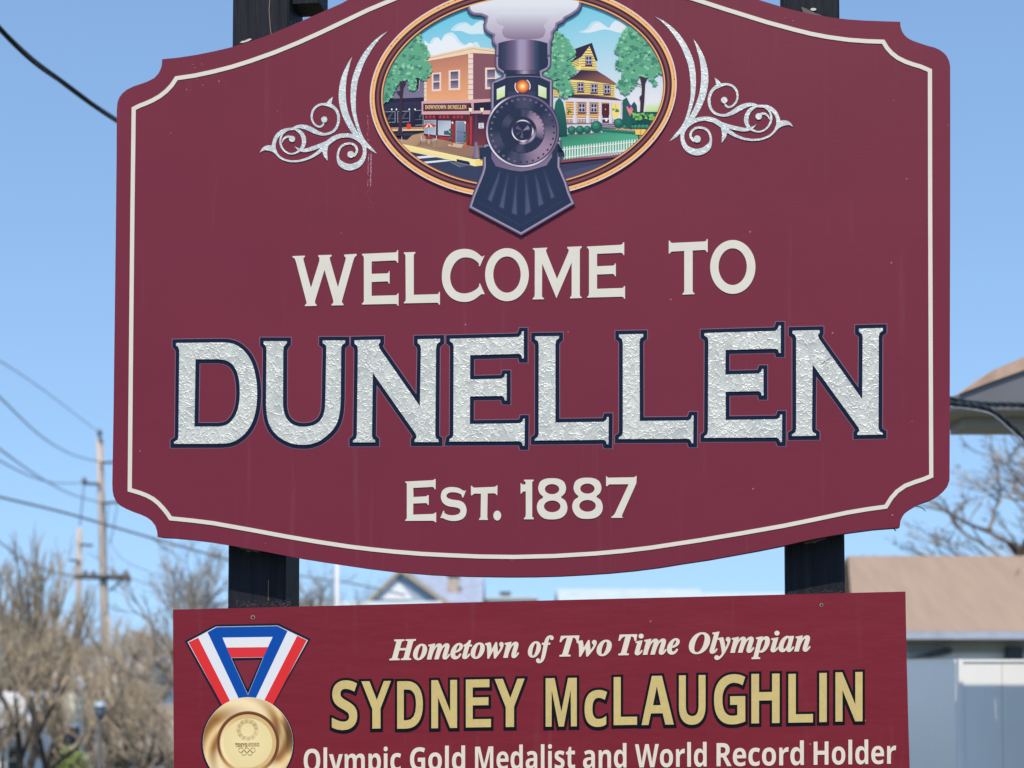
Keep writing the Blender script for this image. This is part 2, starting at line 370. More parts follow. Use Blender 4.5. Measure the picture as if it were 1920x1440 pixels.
def ribbon(name, strokes, y, material, parent):
    # strokes: list of [(x, y, width)...] in pixels; each lies a hair above the one before
    V, F = [], []
    for st in strokes:
        A, B = stroke([(p[0], p[1]) for p in st], [p[2] for p in st]); k = len(V); n = len(A)
        for row in (A, B):
            for x, z in row: V.append((*((loc(x, z)[0]),), y, loc(x, z)[1]))
        for row in (A, B):
            for x, z in row: V.append((loc(x, z)[0], -0.0001, loc(x, z)[1]))
        for i in range(n - 1):
            F.append((k + i, k + i + 1, k + n + i + 1, k + n + i))
            F.append((k + i, k + 2 * n + i, k + 2 * n + i + 1, k + i + 1)); F.append((k + n + i, k + n + i + 1, k + 3 * n + i + 1, k + 3 * n + i))
        y -= 0.00008
    return mesh_ob(name, V, F, material, parent)
# pinstripe: mitred at the corners, so it is one closed band between two offsets
BL = pairs(251,204, 262,198.5, 275,193.5, 287,188, 300,180.5, 312,171, 322,160.5, 331,147, 365,142, 400,134.5, 435,125.5, 470,114.5, 515,98.5, 560,80, 600,62, 640,43, 690,19, 740,-2, 800,-24, 870,-42, 950,-52, 1030,-52, 1110,-44, 1180,-32, 1240,-17,
    1300,-2, 1360,17.5, 1400,30, 1440,42.5, 1490,56, 1520,63.5, 1551,69.5, 1591,75, 1625,77.5, 1656,78.5, 1663,90, 1672,100, 1683,108.5, 1698,116, 1712,121, 1726,125, 1743.5,132.5,
    1744,400, 1745,650, 1746,892.5, 1732,898.5, 1715,904, 1697,911, 1682,921.5, 1671,934, 1661,950, 1625,955, 1587,961.5, 1530,973.5, 1469,986, 1390,1000, 1312,1013, 1220,1027, 1170,1033, 1115,1038, 1040,1042.5, 965,1044.3, 900,1043.5,
    840,1041, 790,1038.5, 740,1034.5, 696,1030, 652,1024.5, 596,1016, 540,1006.5, 470,993.5, 400,981, 360,976, 320,972, 314,963, 306,953, 297,943.5, 287,935.5, 275,929, 262,924, 243.5,918.5, 245,760, 246.5,600, 248.5,400)
slab('border_line', [offset([BL], 3.9, 1.6)[0], offset([BL], -3.9, 1.6)[0]], -0.0012, -0.0001, M['cream'], sign)
# posts behind the board
def local_box(name, x0, x1, y0, y1, z0, z1, material, parent, bev=0.004, cuts=1):
    V, F = [], []
    zs = [z0 + (z1 - z0) * i / cuts for i in range(cuts + 1)]
    prof = [(x0 + bev, y0), (x1 - bev, y0), (x1, y0 + bev), (x1, y1 - bev), (x1 - bev, y1), (x0 + bev, y1), (x0, y1 - bev), (x0, y0 + bev)]
    for z in zs:
        for x, y in prof: V.append((x, y, z))
    for k in range(cuts):
        for i in range(8): F.append((k * 8 + i, k * 8 + (i + 1) % 8, k * 8 + 8 + (i + 1) % 8, k * 8 + 8 + i))
    F.append(tuple(range(7, -1, -1))); F.append(tuple(range(cuts * 8, cuts * 8 + 8)))
    return mesh_ob(name, V, F, material, parent)
PB = BT + 0.018                                 # front plane of the posts
xa = loc(427, 1080, PB)[0]; xb = loc(535, 1080, PB)[0]
xc = loc(1472.5, 1060, PB)[0]; xd = loc(1584, 1060, PB)[0]
ztop = loc(480, -120, PB)[1]
for x0, x1 in ((xa, xb), (xc, xd)):
    post = local_box('post', x0, x1, PB, PB + 0.135, -0.3, ztop, M['post'], sign, 0.005)
    cap = local_box('post_cap', x0 - 0.03, x1 + 0.03, PB - 0.052, PB + 0.165, ztop, ztop + 0.03, M['post'], post)
    V = [(x0 - 0.02, PB - 0.04, ztop + 0.03), (x1 + 0.02, PB - 0.04, ztop + 0.03), (x1 + 0.02, PB + 0.155, ztop + 0.03), (x0 - 0.02, PB + 0.155, ztop + 0.03), ((x0 + x1) / 2, PB + 0.06, ztop + 0.10)]
    mesh_ob('cap_pyramid', V, [(0, 1, 4), (1, 2, 4), (2, 3, 4), (3, 0, 4), (3, 2, 1, 0)], M['post'], post)
# the drying crack that runs down the left post, pale filler in it
cr = pairs(494,-40, 491,0, 493,30, 494,40, 496,55, 497,75)
ck = ribbon('drying_crack', [[(x, y, 1.1) for x, y in cr]], -0.0002, M['wood_bare'], sign)
for v in ck.data.vertices: v.co.y += PB
ck2 = ribbon('drying_crack', [[(x, y, 0.9) for x, y in pairs(489.5,1085, 489.3,1105, 489,1112, 489.4,1124)]], -0.0002, M['wood_bare'], sign)
for v in ck2.data.vertices: v.co.y += PB
# scrolled side bracket stub that shows beside the top of the left post
zb = loc(590, 8, PB + 0.03)[1]; xs = loc(600.5, 4, PB + 0.03)[0]
local_box('side_bracket', xb + 0.0005, xs, PB + 0.02, PB + 0.11, zb, zb + 0.06, M['post'], sign)
# metal mounting tabs that peep out above and below the board at each post
for P, (sx_, sy_) in ((pairs(447,1020, 486,1027, 487.5,1035.5, 484,1036, 450,1029), (468,1033.5)), (pairs(1506,1016, 1548,1006, 1549,1011, 1528,1017, 1509,1020.5), (1526,1017))):
    slab('mounting_tab', [P], PB - 0.004, PB - 0.0005, M['metal_tab'], sign, base=PB)
    slab('screw_head', [ellipse(sx_, sy_, 5.0, 1.9, 14)], PB - 0.0065, PB - 0.0045, M['metal_tab'], sign, base=PB)
def rod_mesh(name, P, r, material, parent=None, n=6, close=True):
    V, F = [], []
    for i, p in enumerate(P):
        a = P[max(0, i - 1)]; c = P[min(len(P) - 1, i + 1)]; d = (Vector(c) - Vector(a)).normalized()
        u = d.cross(Vector((0, 0, 1)) if abs(d.z) < 0.95 else Vector((1, 0, 0))).normalized(); v = d.cross(u)
        rr = r if not hasattr(r, '__len__') else r[i]
        for k in range(n): t = 2 * math.pi * k / n; V.append(Vector(p) + u * math.cos(t) * rr + v * math.sin(t) * rr)
    for i in range(len(P) - 1):
        for k in range(n): F.append((i * n + k, i * n + (k + 1) % n, (i + 1) * n + (k + 1) % n, (i + 1) * n + k))
    F.append(tuple(range(n - 1, -1, -1))); F.append(tuple(range((len(P) - 1) * n, len(P) * n)))
    return mesh_ob(name, V, F, material, parent, True)
def lp(px, py, off): x, z = loc(px, py, off); return (x, off, z)
M['peel'] = mat('peeled_paint', C(214, 208, 204), 0.6)
# white caulk bead at the top-left, and the lifted flake and screw head at the top-right
slab('caulk_bead', [pairs(451,82, 455,78.5, 460,77.8, 467,74.5, 471,73.6, 473,75.5, 466,79.2, 458,81.6)], PB - 0.006, PB - 0.0005, M['peel'], sign, base=PB)
slab('mounting_tab', [pairs(1502,13.5, 1504,12.6, 1512,15.5, 1524,21.5, 1536,26.5, 1542,29, 1530,29, 1516,27, 1506,22)], BT + 0.002, BT + 0.012, M['metal_tab'], sign, base=BT)
slab('screw_head', [ellipse(1525, 18.6, 5.6, 2.6, 14)], PB - 0.004, PB - 0.0005, M['peel'], sign, base=PB)
tip_l = mat('dark_tendril', C(34, 30, 34), 0.7)
rod_mesh('stray_tie', [lp(1700, 957, 0.05), lp(1708, 951, 0.05), lp(1716, 949, 0.05), lp(1725, 950.5, 0.05), lp(1731, 954, 0.05), lp(1735, 958.5, 0.05)], 0.0009, tip_l, sign)
rod_mesh('stray_tie', [lp(1670, 989, 0.04), lp(1676, 991.5, 0.04), lp(1680, 995.5, 0.04)], 0.0014, tip_l, sign)

def letter(loops, face, parent, y=-0.0016, grow=0.0, rim=None, rim_mat=None, halo=False, drop=0.0):
    loops = orient(fix(loops))
    o = slab('letter', loops, y, -0.0002, face, parent)
    if rim:
        spread('letter_outline', loops, rim, -0.0007, rim_mat, o)
        if drop: spread('letter_outline', [[(px, py + drop) for px, py in P] for P in loops], rim, -0.0004, rim_mat, o)
    if halo: spread('letter_halo', loops, rim + 1.4, -0.0002, M['halo'], o)
    return o
def cy_(L): ys = [p[1] for P in L for p in P]; return (min(ys) + max(ys)) / 2
def arc(P): return smooth(P, False, 3)
SD = 0.28125
D_ = [Z(320,590,SD, pairs(38,190, 355,186) + arc(pairs(355,186, 405,192, 455,213, 505,258, 543,322, 566,400, 577,480, 577,560, 569,640, 547,715, 510,778, 460,825, 405,853, 345,861))[1:] + pairs(25,862, 25,849, 47,836, 54,818, 60,245, 55,222, 38,205)),
      Z(320,590,SD, pairs(168,298, 318,298) + arc(pairs(318,298, 370,306, 412,332, 442,378, 458,440, 463,520, 458,590, 443,650, 415,700, 375,735, 320,747))[1:] + pairs(160,747))]
U_ = [Z(320,590,SD, pairs(622,178, 777,178, 777,190, 757,215, 752,240, 750,600) + arc(pairs(750,600, 756,645, 772,690, 800,722, 840,742, 885,748, 930,744, 970,730, 1000,705, 1020,670, 1030,625, 1033,560))[1:] +
      pairs(1040,220, 1036,205, 1015,190, 1015,173, 1165,173, 1165,188, 1143,207, 1138,225, 1135,560) + arc(pairs(1135,560, 1130,640, 1115,710, 1085,765, 1040,810, 990,845, 930,865, 880,868, 820,862, 760,840, 705,800, 665,745, 645,680, 638,600))[1:] + pairs(641,240, 639,215, 622,195))]
N_ = [Z(320,590,SD, pairs(1227,172, 1398,168, 1398,185, 1386,200, 1396,230, 1663,612, 1670,230, 1665,205, 1648,190, 1648,165, 1797,162, 1797,180, 1775,200, 1770,230, 1765,800, 1770,825, 1787,835, 1787,850, 1627,850, 1627,838, 1641,820, 1636,797, 1349,388, 1343,810, 1348,825, 1365,838, 1365,852, 1217,852, 1217,840, 1238,825, 1243,800, 1250,240, 1246,210, 1227,195))]
E1_ = [Z(820,590,SD, pairs(85,162, 540,150, 558,136, 566,113, 577,113, 577,293, 566,293, 560,270, 545,262, 220,271, 219,433, 430,428, 447,416, 453,397, 463,397, 463,573, 452,573, 445,552, 430,542, 219,546, 218,730, 550,725, 567,715, 573,695, 584,695, 582,875, 571,875, 565,855, 550,845, 80,847, 84,830, 103,818, 108,800, 110,215, 104,192, 85,178))]
L1_ = [Z(820,590,SD, pairs(652,146, 812,144, 812,158, 793,173, 788,200, 788,720, 1110,715, 1127,702, 1132,683, 1143,683, 1141,865, 1130,865, 1125,845, 1110,835, 650,840, 650,830, 671,815, 676,795, 677,205, 672,180, 652,165))]
L2_ = [Z(820,590,SD, pairs(1212,133, 1373,130, 1373,148, 1354,160, 1348,185, 1350,710, 1675,706, 1690,695, 1698,673, 1708,673, 1706,858, 1695,858, 1690,840, 1675,828, 1210,830, 1210,820, 1232,805, 1237,785, 1237,190, 1232,165, 1212,150))]
E2_ = [Z(1130,590,SD, pairs(678,124, 1150,110, 1168,95, 1175,73, 1187,73, 1187,257, 1175,257, 1170,236, 1155,228, 820,236, 818,400, 1040,394, 1055,383, 1062,363, 1072,363, 1072,541, 1061,541, 1055,520, 1040,511, 820,515, 820,703, 1160,698, 1178,688, 1185,667, 1196,667, 1195,850, 1184,850, 1176,830, 1160,820, 678,822, 678,812, 697,798, 702,775, 705,180, 700,155, 678,140))]
N2_ = [Z(1130,590,SD, pairs(1265,108, 1447,104, 1447,120, 1434,138, 1444,165, 1730,565, 1733,150, 1728,130, 1708,115, 1708,94, 1867,90, 1867,108, 1845,125, 1840,150, 1838,755, 1845,778, 1867,790, 1867,800, 1697,803, 1697,792, 1711,775, 1706,755, 1399,332, 1395,765, 1400,783, 1421,795, 1421,808, 1262,810, 1262,800, 1285,785, 1290,760, 1290,160, 1285,140, 1265,125))]
for L in (D_, U_, N_, E1_, L1_, L2_, E2_, N2_): letter(L, M['silver'], sign, y=-0.0026, rim=7.2, rim_mat=M['navy'], halo=True)
# hairline split across the last N
ribbon('leaf_split', [[(x, y, w) for x, y, w in ((1537.5,688,.4), (1541,683.5,1.0), (1547,678,.9), (1553,674,1.1), (1559,671,.4))]], -0.0028, M['edge'], sign)
SW = 0.25
def tr(ox, oy, P): return Z(ox, oy, SW, P)
WEL = [
 [tr(530,430, pairs(75,202, 168,198, 168,208, 156,217, 158,235, 213,440, 276,238, 277,215, 268,205, 268,195, 368,192, 368,202, 354,212, 356,230, 415,435, 473,228, 474,212, 463,203, 463,190, 556,185, 556,197, 540,210, 531,235, 445,540, 449,555, 457,561, 457,570, 368,572, 368,563, 380,553, 381,535, 315,305, 243,540, 246,559, 256,567, 256,575, 168,577, 168,568, 180,558, 179,542, 99,238, 90,218, 75,212))],
 [tr(530,430, pairs(596,185, 845,174, 857,168, 862,156, 867,156, 867,252, 860,252, 855,240, 840,234, 668,242, 668,335, 785,331, 795,325, 798,314, 803,314, 803,408, 797,408, 792,395, 782,391, 668,396, 668,500, 850,495, 861,489, 865,480, 870,480, 870,575, 864,575, 858,563, 848,560, 595,565, 596,556, 605,550, 610,540, 610,215, 605,200, 596,194))],
 [tr(530,430, pairs(910,174, 996,171, 996,180, 986,188, 984,200, 984,492, 1160,487, 1170,482, 1174,470, 1180,470, 1180,566, 1173,566, 1168,555, 1158,551, 910,556, 910,548, 921,540, 924,525, 922,200, 918,188, 910,184))],
 [tr(530,430, pairs(1515,197, 1480,278, 1472,276) + arc(pairs(1472,276, 1472,258, 1452,238, 1420,219, 1375,211, 1335,219, 1297,248, 1269,296, 1257,350, 1262,400, 1281,442, 1313,471, 1365,482, 1418,470, 1458,446, 1474,425, 1473,410))[1:] + pairs(1481,408, 1516,486, 1508,489) + arc(pairs(1508,489, 1492,487, 1470,503, 1430,531, 1380,545, 1320,540, 1266,515, 1226,470, 1201,412, 1195,350, 1204,280, 1231,216, 1276,171, 1330,151, 1380,148, 1430,160, 1468,184, 1494,206, 1507,200))[1:])],
 [tr(530,430, ellipse(1683,341,164,199,48)), tr(530,430, ellipse(1683,340,103,136,44))],
 [tr(970,430, pairs(117,143, 224,138, 224,148, 215,156, 219,175, 298,372, 384,170, 386,153, 375,143, 375,133, 483,128, 483,138, 472,147, 469,160, 469,490, 472,503, 483,509, 483,516, 396,519, 396,510, 406,500, 408,485, 408,250, 294,518, 187,258, 185,500, 189,511, 199,516, 199,525, 116,527, 116,518, 128,508, 131,490, 132,170, 128,155, 117,151))],
 [tr(970,430, pairs(524,130, 775,117, 789,111, 795,98, 802,98, 802,195, 796,195, 791,182, 778,177, 598,185, 598,278, 718,273, 729,267, 733,257, 739,257, 739,353, 733,353, 727,340, 716,335, 598,340, 598,447, 785,441, 797,436, 801,426, 808,426, 808,522, 801,522, 796,510, 785,506, 524,513, 524,506, 535,498, 538,480, 538,160, 533,145, 524,140))],
 [tr(970,430, pairs(1136,86, 1144,86, 1149,97, 1160,103, 1405,92, 1416,87, 1421,74, 1428,74, 1428,172, 1421,172, 1415,160, 1403,155, 1315,160, 1315,462, 1319,475, 1329,479, 1329,487, 1239,491, 1239,482, 1249,474, 1252,460, 1252,163, 1160,168, 1149,173, 1144,183, 1136,183))],
 [tr(970,430, ellipse(1616,283,170,202,48)), tr(970,430, ellipse(1615,281,106,138,44))],
]
def eight(dx, dy):
    o = smooth(pairs(1181,107, 1230,112, 1270,135, 1286,180, 1275,222, 1248,250, 1280,275, 1296,323, 1285,372, 1245,406, 1183,416, 1120,408, 1080,370, 1067,320, 1082,275, 1115,250, 1090,223, 1077,183, 1091,135, 1130,112), True, 3)
    return [tr(740,870, [(x + dx, y + dy) for x, y in P]) for P in (o, ellipse(1181,189,54,38,30), ellipse(1182,318,62,44,32))]
EST = [
 [tr(740,870, pairs(80,132, 285,122, 297,117, 302,113, 308,113, 308,190, 301,190, 296,178, 285,172, 140,180, 142,248, 235,243, 246,237, 250,234, 256,234, 256,308, 249,308, 245,297, 234,293, 140,297, 140,380, 288,375, 301,369, 305,364, 312,364, 312,438, 305,438, 299,430, 285,426, 80,427, 80,420, 90,412, 92,400, 92,150, 88,142, 80,140))],
 [tr(740,870, pairs(536,198, 515,252, 507,250) + arc(pairs(507,250, 500,230, 472,217, 435,212, 405,218, 389,235, 396,254, 430,267, 490,276, 525,300, 540,345, 530,390, 500,417, 450,428, 400,422, 358,405))[1:] + pairs(343,406, 366,350, 374,355) + arc(pairs(374,355, 373,365, 397,380, 440,385, 480,375, 494,353, 485,335, 455,325, 400,316, 362,290, 347,248, 356,205, 386,180, 430,173, 480,180, 508,196, 525,203))[1:])],
 [tr(740,870, pairs(573,163, 580,165, 588,175, 600,178, 745,172, 759,168, 766,161, 772,161, 770,234, 764,234, 757,222, 745,220, 698,221, 695,400, 699,411, 700,420, 634,420, 634,412, 645,400, 648,223, 600,222, 586,231, 580,236, 573,234))],
 [tr(740,870, ellipse(770,387,29,37,26))],
 [tr(740,870, pairs(970,118, 1043,118, 1043,126, 1032,135, 1032,395, 1043,407, 1043,415, 970,415, 970,407, 981,397, 984,380, 984,205, 962,208, 951,223, 945,223, 945,145, 951,145, 958,155, 983,153, 982,135, 970,126))],
 eight(0, 0), eight(265, -4),
 [tr(740,870, pairs(1586,91, 1592,95, 1600,103, 1790,100, 1804,97, 1810,90, 1815,90, 1813,145, 1706,383, 1704,395, 1712,398, 1710,404, 1624,404, 1624,398, 1640,388, 1652,372, 1755,152, 1610,153, 1599,162, 1593,167, 1586,166))],
]
for L in WEL + EST: letter(L, M['cream'], sign, y=-0.0014)

# silver scroll ornaments each side of the picture
SCR = [
 [(1237,90,0),(1170,140,16),(1110,200,30),(1050,280,44),(1000,365,50),(965,450,54),(940,530,54),(928,610,52),(924,690,48),(926,760,42),(933,830,35),(950,900,30),(970,965,26),(992,1025,26),(1016,1070,26),(1045,1110,30),(1085,1150,26),(1138,1193,0)],
 [(915,322,0),(890,370,16),(868,430,32),(847,490,44),(833,560,54),(825,640,62),(828,715,64),(838,780,62),(855,840,60),(880,900,56),(912,960,50),(950,1020,46),(985,1065,44),(1020,1100,42),(1055,1130,34)],
 [(660,915,10),(650,935,18),(628,950,18),(598,944,17),(570,920,16),(553,885,17),(551,845,18),(562,805,20),(590,770,20),(630,750,20),(670,748,24),(710,755,36),(748,775,28),(778,812,26),(792,860,25),(790,910,24),(775,955,23),(745,990,23),(705,1010,22),(660,1018,24),(620,1010,32),(580,993,40),(540,972,44),(500,956,42),(460,948,34),(420,950,26),(385,962,16)],
 [(700,760,46),(712,730,38),(725,705,22),(742,680,0)],
 [(375,1048,20),(345,1038,20),(318,1045,18),(295,1065,14),(282,1095,8)],
 [(395,968,16),(430,985,28),(458,1010,34),(476,1045,38),(482,1080,38),(476,1115,34),(458,1148,28),(430,1172,20),(400,1188,15),(365,1194,14),(330,1184,15),(300,1162,16),(279,1130,18),(268,1090,18),(272,1050,17),(290,1015,14),(325,985,10)],
 [(400,966,20),(350,972,24),(300,985,30),(262,1010,34),(232,1045,34),(214,1090,32),(208,1130,36),(218,1165,30),(240,1200,20),(275,1232,17),(320,1252,17),(370,1261,17),(430,1259,18),(490,1245,20),(545,1222,23),(590,1196,28),(630,1162,34),(670,1120,42),(715,1080,44),(760,1050,42),(810,1032,38),(860,1028,36),(910,1034,36),(955,1055,34),(995,1085,34),(1020,1125,32),(1028,1175,33),(1018,1225,38),(992,1270,46),(950,1300,54),(900,1314,58),(850,1305,56),(812,1280,50),(790,1245,26),(786,1205,20),(795,1165,20),(815,1130,20),(850,1108,20),(890,1100,19),(925,1108,20),(950,1132,21),(958,1165,21),(945,1195,22),(925,1215,22)],
 [(85,1185,0),(110,1155,22),(145,1142,42),(185,1145,50),(215,1165,38),(235,1195,18)],
 [(395,1125,0),(418,1145,12),(450,1160,24),(495,1163,32),(545,1150,36),(595,1133,36),(645,1110,30),(690,1085,20)],
 [(672,1115,60),(668,1150,52),(672,1195,38),(684,1230,20),(694,1256,0)],
]
def ball(cx, cy, r): return [(cx - r + 2 * r * i / 12, cy, 2 * math.sqrt(max(0, r * r - (r - 2 * r * i / 12) ** 2))) for i in range(13)]
def to_px(st): return [(470 + x / 4.8, 40 + y / 4.8, w / 4.8) for x, y, w in st]
LS = [to_px(smooth(s, False, 3)) for s in SCR] + [to_px(ball(664, 886, 28)), to_px(ball(375, 1060, 28)), to_px(ball(902, 1200, 31))]
ribbon('scroll_ornament', LS, -0.0012, M['silver_fine'], sign)
src = [(727.7,58.8),(487.7,286.9),(707,288.5),(624.6,181.7),(658.5,319.8),(660.6,107)]
dst = [(1228.5,32),(1487.3,238.9),(1255.3,265.3),(1338.9,145.9),(1307.7,291.9),(1299.6,72.8)]
def lsq(src, vals):
    A = [[0.0] * 3 for _ in range(3)]; b = [0.0] * 3
    for (x, y), v in zip(src, vals):
        r = (x, y, 1.0)
        for i in range(3):
            b[i] += r[i] * v
            for j in range(3): A[i][j] += r[i] * r[j]
    return Matrix(A).inverted() @ Vector(b)
ax = lsq(src, [d[0] for d in dst]); ay = lsq(src, [d[1] for d in dst])
RS = [[(ax[0] * x + ax[1] * y + ax[2], ay[0] * x + ay[1] * y + ay[2], w * 1.03) for x, y, w in s] for s in LS]
ribbon('scroll_ornament', RS, -0.0012, M['silver_fine'], sign)

# the scraped run of paint below the left scroll, and the few loose chips
rnd = random.Random(3); V, F = [], []
M['chip'] = mat('scraped_primer', C(188, 150, 168), 0.8, var=0.2, scale=90)
def fleck(x, y, w, h, ang=0.0):
    n = 6; k = len(V)
    for i in range(n):
        t = 2 * math.pi * i / n + ang; r = rnd.uniform(0.6, 1.1)
        u, z = loc(x + math.cos(t) * w * r, y + math.sin(t) * h * r); V.append((u, -0.0002 - 0.00002 * (len(V) % 7), z))
    F.append(tuple(range(k + n - 1, k - 1, -1)))
for i in range(150):
    t = rnd.random(); side = rnd.choice((-1, 1, 1)); y = 288 + t * 60
    fleck(693.5 - t * 1.3 + side * 2.6 + rnd.gauss(0, .5), y, rnd.uniform(.25, .7), rnd.uniform(.4, 2.2))
for i in range(30):
    y = 215 + rnd.random() * 50; fleck(690 + rnd.gauss(0, 1.0), y, rnd.uniform(.2, .5), rnd.uniform(.4, 1.8))
for i in range(26): fleck(690 + rnd.gauss(0, 5) + i * .35, 350 + i * 2.0, rnd.uniform(.2, .5), rnd.uniform(.2, .6))
for x, y in ((362,121),(366,127),(378,120),(369,149),(350,168),(380,160),(253,229.5),(320,249),(928,423.5),(1472,33.5),(1487,39),(1676,188),(1700,335),(520,208),(1782-4,235),(985,446),(640,437),(700,495),(1330,670),(940,1049),(960,1050),(1710,790),(1455,820)):
    fleck(x, y, rnd.uniform(.6, 1.1), rnd.uniform(.6, 1.3), rnd.random())
tag(mesh_ob('paint_chips', V, F, M['chip'], sign), kind='stuff')

# dusty scuffs low on each post, where the boards meet
M['dust'] = mat('chalky_scuffs', C(74, 73, 76), 0.9, var=0.3, scale=60)
V, F = [], []
for i in range(230):
    fleck(rnd.uniform(429, 533), 1136 - abs(rnd.gauss(0, 6.5)), rnd.uniform(.4, 2.2), rnd.uniform(.25, .8))
for i in range(120):
    x = rnd.uniform(1475, 1582); fleck(x, 1112 - (x - 1475) * .02 - abs(rnd.gauss(0, 5)), rnd.uniform(.4, 1.8), rnd.uniform(.25, .7))
for i in range(70): x = rnd.uniform(436, 560); fleck(x, 40 + (560 - x) * .38 - rnd.random() * 30, rnd.uniform(.2, .4), rnd.uniform(.8, 3.5))
du = tag(mesh_ob('post_scuffs', [(x, y + PB, z) for x, y, z in V], F, M['dust'], sign), kind='stuff')
# ------------------------------------------------------------------ the oval picture (flat print, built as thin coloured patches)
med = empty('medallion', (0, 0, 0)); med.parent = sign
CX, CY, RA, RB, SHR = 981.5, 172.0, 287.5, 201.0, 0.046
def ov(r, a): return (CX + RA * r * math.cos(a), CY + (RB + (RA * (r - 1))) * math.sin(a) - SHR * RA * r * math.cos(a))
s6 = 1 / 6.0
def R1(*a): return Z(680, 0, s6, pairs(*a))
def R2(*a): return Z(960, 0, s6, pairs(*a))
def R3(*a): return Z(680, 200, s6, pairs(*a))
def R4(*a): return Z(960, 200, s6, pairs(*a))
rin = 1 - 25.0 / RA
OV = [ov(rin + 0.004, 2 * math.pi * i / 90) for i in range(90)]
Art.clip = OV
A = Art('painted_sky', med, None)
A.add(OV, (98,196,226), ((980, -10), (1010, 215), (228,228,238)))
def cloud(P, c=(206,230,243), c2=(232,238,246)):
    P2 = smooth(P, True, 3); A.add(P2, c)
    cx = sum(p[0] for p in P) / len(P); cy = sum(p[1] for p in P) / len(P)
    A.add([(cx + (x - cx) * .82, cy + (y - cy) * .78 + 1) for x, y in P2], c2)
cloud(R1(640,440, 700,490, 750,490, 790,430, 850,420, 880,460, 920,390, 1000,365, 1050,400, 1100,470, 1180,515, 1280,470, 1300,560, 1000,600, 720,660, 680,560))
cloud(R1(990,345, 1060,270, 1160,250, 1230,290, 1300,240, 1420,225, 1420,370, 1300,385, 1200,385, 1100,350), (190,224,240), (212,232,243))
cloud(R2(745,360, 830,330, 900,250, 980,240, 1050,290, 1100,310, 1150,235, 1230,215, 1300,260, 1340,380, 1230,375, 1100,340, 1000,335, 850,375), (190,222,240), (222,232,242))
A.add(R2(1500,1180, 1760,1150, 1760,1320, 1500,1320), (216,232,200), ((1210,196), (1210,216), (168,216,110)))
A.build()

rg = random.Random(11)
def leafblob(A, x, y, r, col):
    n = 9; a0 = rg.random() * 6
    A.add([(x + math.cos(a0 + 2 * math.pi * i / n) * r * (1.15 if i % 2 else 0.6) * rg.uniform(.8, 1.25), y + math.sin(a0 + 2 * math.pi * i / n) * r * .85 * (1.15 if i % 2 else 0.6) * rg.uniform(.8, 1.25)) for i in range(n)], col)
def crown(A, P, n=60, r=6.0):
    A.add(P, (98,168,136))
    xs = [p[0] for p in P]; ys = [p[1] for p in P]; k = 0
    # ragged rim
    for i in range(len(P)):
        (x1, y1), (x2, y2) = P[i - 1], P[i]; L = math.hypot(x2 - x1, y2 - y1)
        for j in range(max(1, int(L / 5))):
            t = rg.random(); leafblob(A, x1 + (x2 - x1) * t, y1 + (y2 - y1) * t, r * .6, rg.choice([(118,196,152), (128,204,162), (96,178,140)]))
    while k < n:
        x, y = rg.uniform(min(xs), max(xs)), rg.uniform(min(ys), max(ys))
        if not inside((x, y), P): continue
        k += 1; leafblob(A, x, y, r * rg.uniform(.45, 1.0), rg.choice([(134,200,164), (126,194,156), (144,206,172), (70,140,118), (84,152,130), (64,128,112)]))
# ---- dark row of shops far left, and street
A = Art('painted_street', med, None)
A.add(R3(200,300, 640,230, 1440,330, 1440,1100, 200,1100), (52,60,88), ((800, 300), (800, 360), (56,66,98)))
A.add(R4(540,620, 1500,500, 1500,900, 540,900), (60,58,86), ((1050, 300), (1050, 340), (66,76,112)))
A.add(R4(560,745, 900,660, 1500,560, 1500,640, 900,740, 560,840), (74,78,110))
A.add(R1(220,880, 700,860, 700,1110, 220,1130), (112,104,132), ((0, 140), (0, 190), (128,122,150)))
A.add(R1(230,1115, 700,1095, 700,1150, 230,1165), (36,34,62))
A.add(R1(225,1160, 700,1140, 700,1500, 225,1500), (48,48,78), ((0, 195), (0, 240), (26,26,50)))
A.add(R1(520,900, 640,890, 632,1015, 520,1025), (34,34,52)); A.line(R1(520,900, 520,1020, 632,1012, 640,895), .9, (190,196,200))
for x0, x1, y0, y1 in ((240,365,60,180), (395,530,55,175), (590,680,45,210)):
    A.add(R3(x0, y0, x1, y0 - 5, x1, y1 - 5, x0, y1), (28,32,54)); A.add(R3(x0 + 40, y0 + 60, x0 + 90, y0, x0 + 110, y0, x0 + 50, y0 + 100), (70,76,100))
    A.line(R3(x0, y0, x1, y0 - 5, x1, y1 - 5, x0, y1, x0, y0), .8, (176,184,204)); A.line(R3(x0, (y0 + y1) / 2 + 20, x1, (y0 + y1) / 2 + 16), .5, (140,148,172))
for x in (328, 380, 525, 590): A.add(Z(680, 200, s6, ellipse(x, 32, 9, 12, 8)), (236,240,226)); A.line(R3(x if x != 380 else 385, 40, x, 230), .9, (30,28,50))
A.add(R3(300,235, 690,228, 690,270, 330,272), (176,138,112)); A.add(R3(330,258, 690,252, 690,268, 340,276), (240,206,146))
A.add(R3(495,200, 520,190, 545,200, 540,255, 500,255), (226,66,52))
A.add(R3(300,365, 430,350, 700,290, 1240,440, 1440,420, 1440,600, 1260,610, 430,435), (182,146,118), ((790, 255), (890, 300), (122,96,88)))
A.add(R3(640,395, 800,410, 780,460, 600,440), (150,118,100)); A.add(R3(760,460, 1240,440, 1300,470, 1250,560, 1100,540), (150,116,100))
A.add(R3(350,330, 560,320, 500,375, 370,362), (40,34,50))
A.add(R3(425,415, 1100,560, 1250,592, 1350,588, 1350,662, 1265,672, 1050,615, 500,500), (244,232,168), ((790, 285), (784, 304), (240,176,110)))
A.add(R3(1265,604, 1350,590, 1350,660, 1270,670), (246,216,130)); 
A.add(R3(570,566, 740,550, 860,566, 600,588), (226,230,244)); A.add(R3(655,622, 930,598, 1020,608, 690,642), (226,230,244))
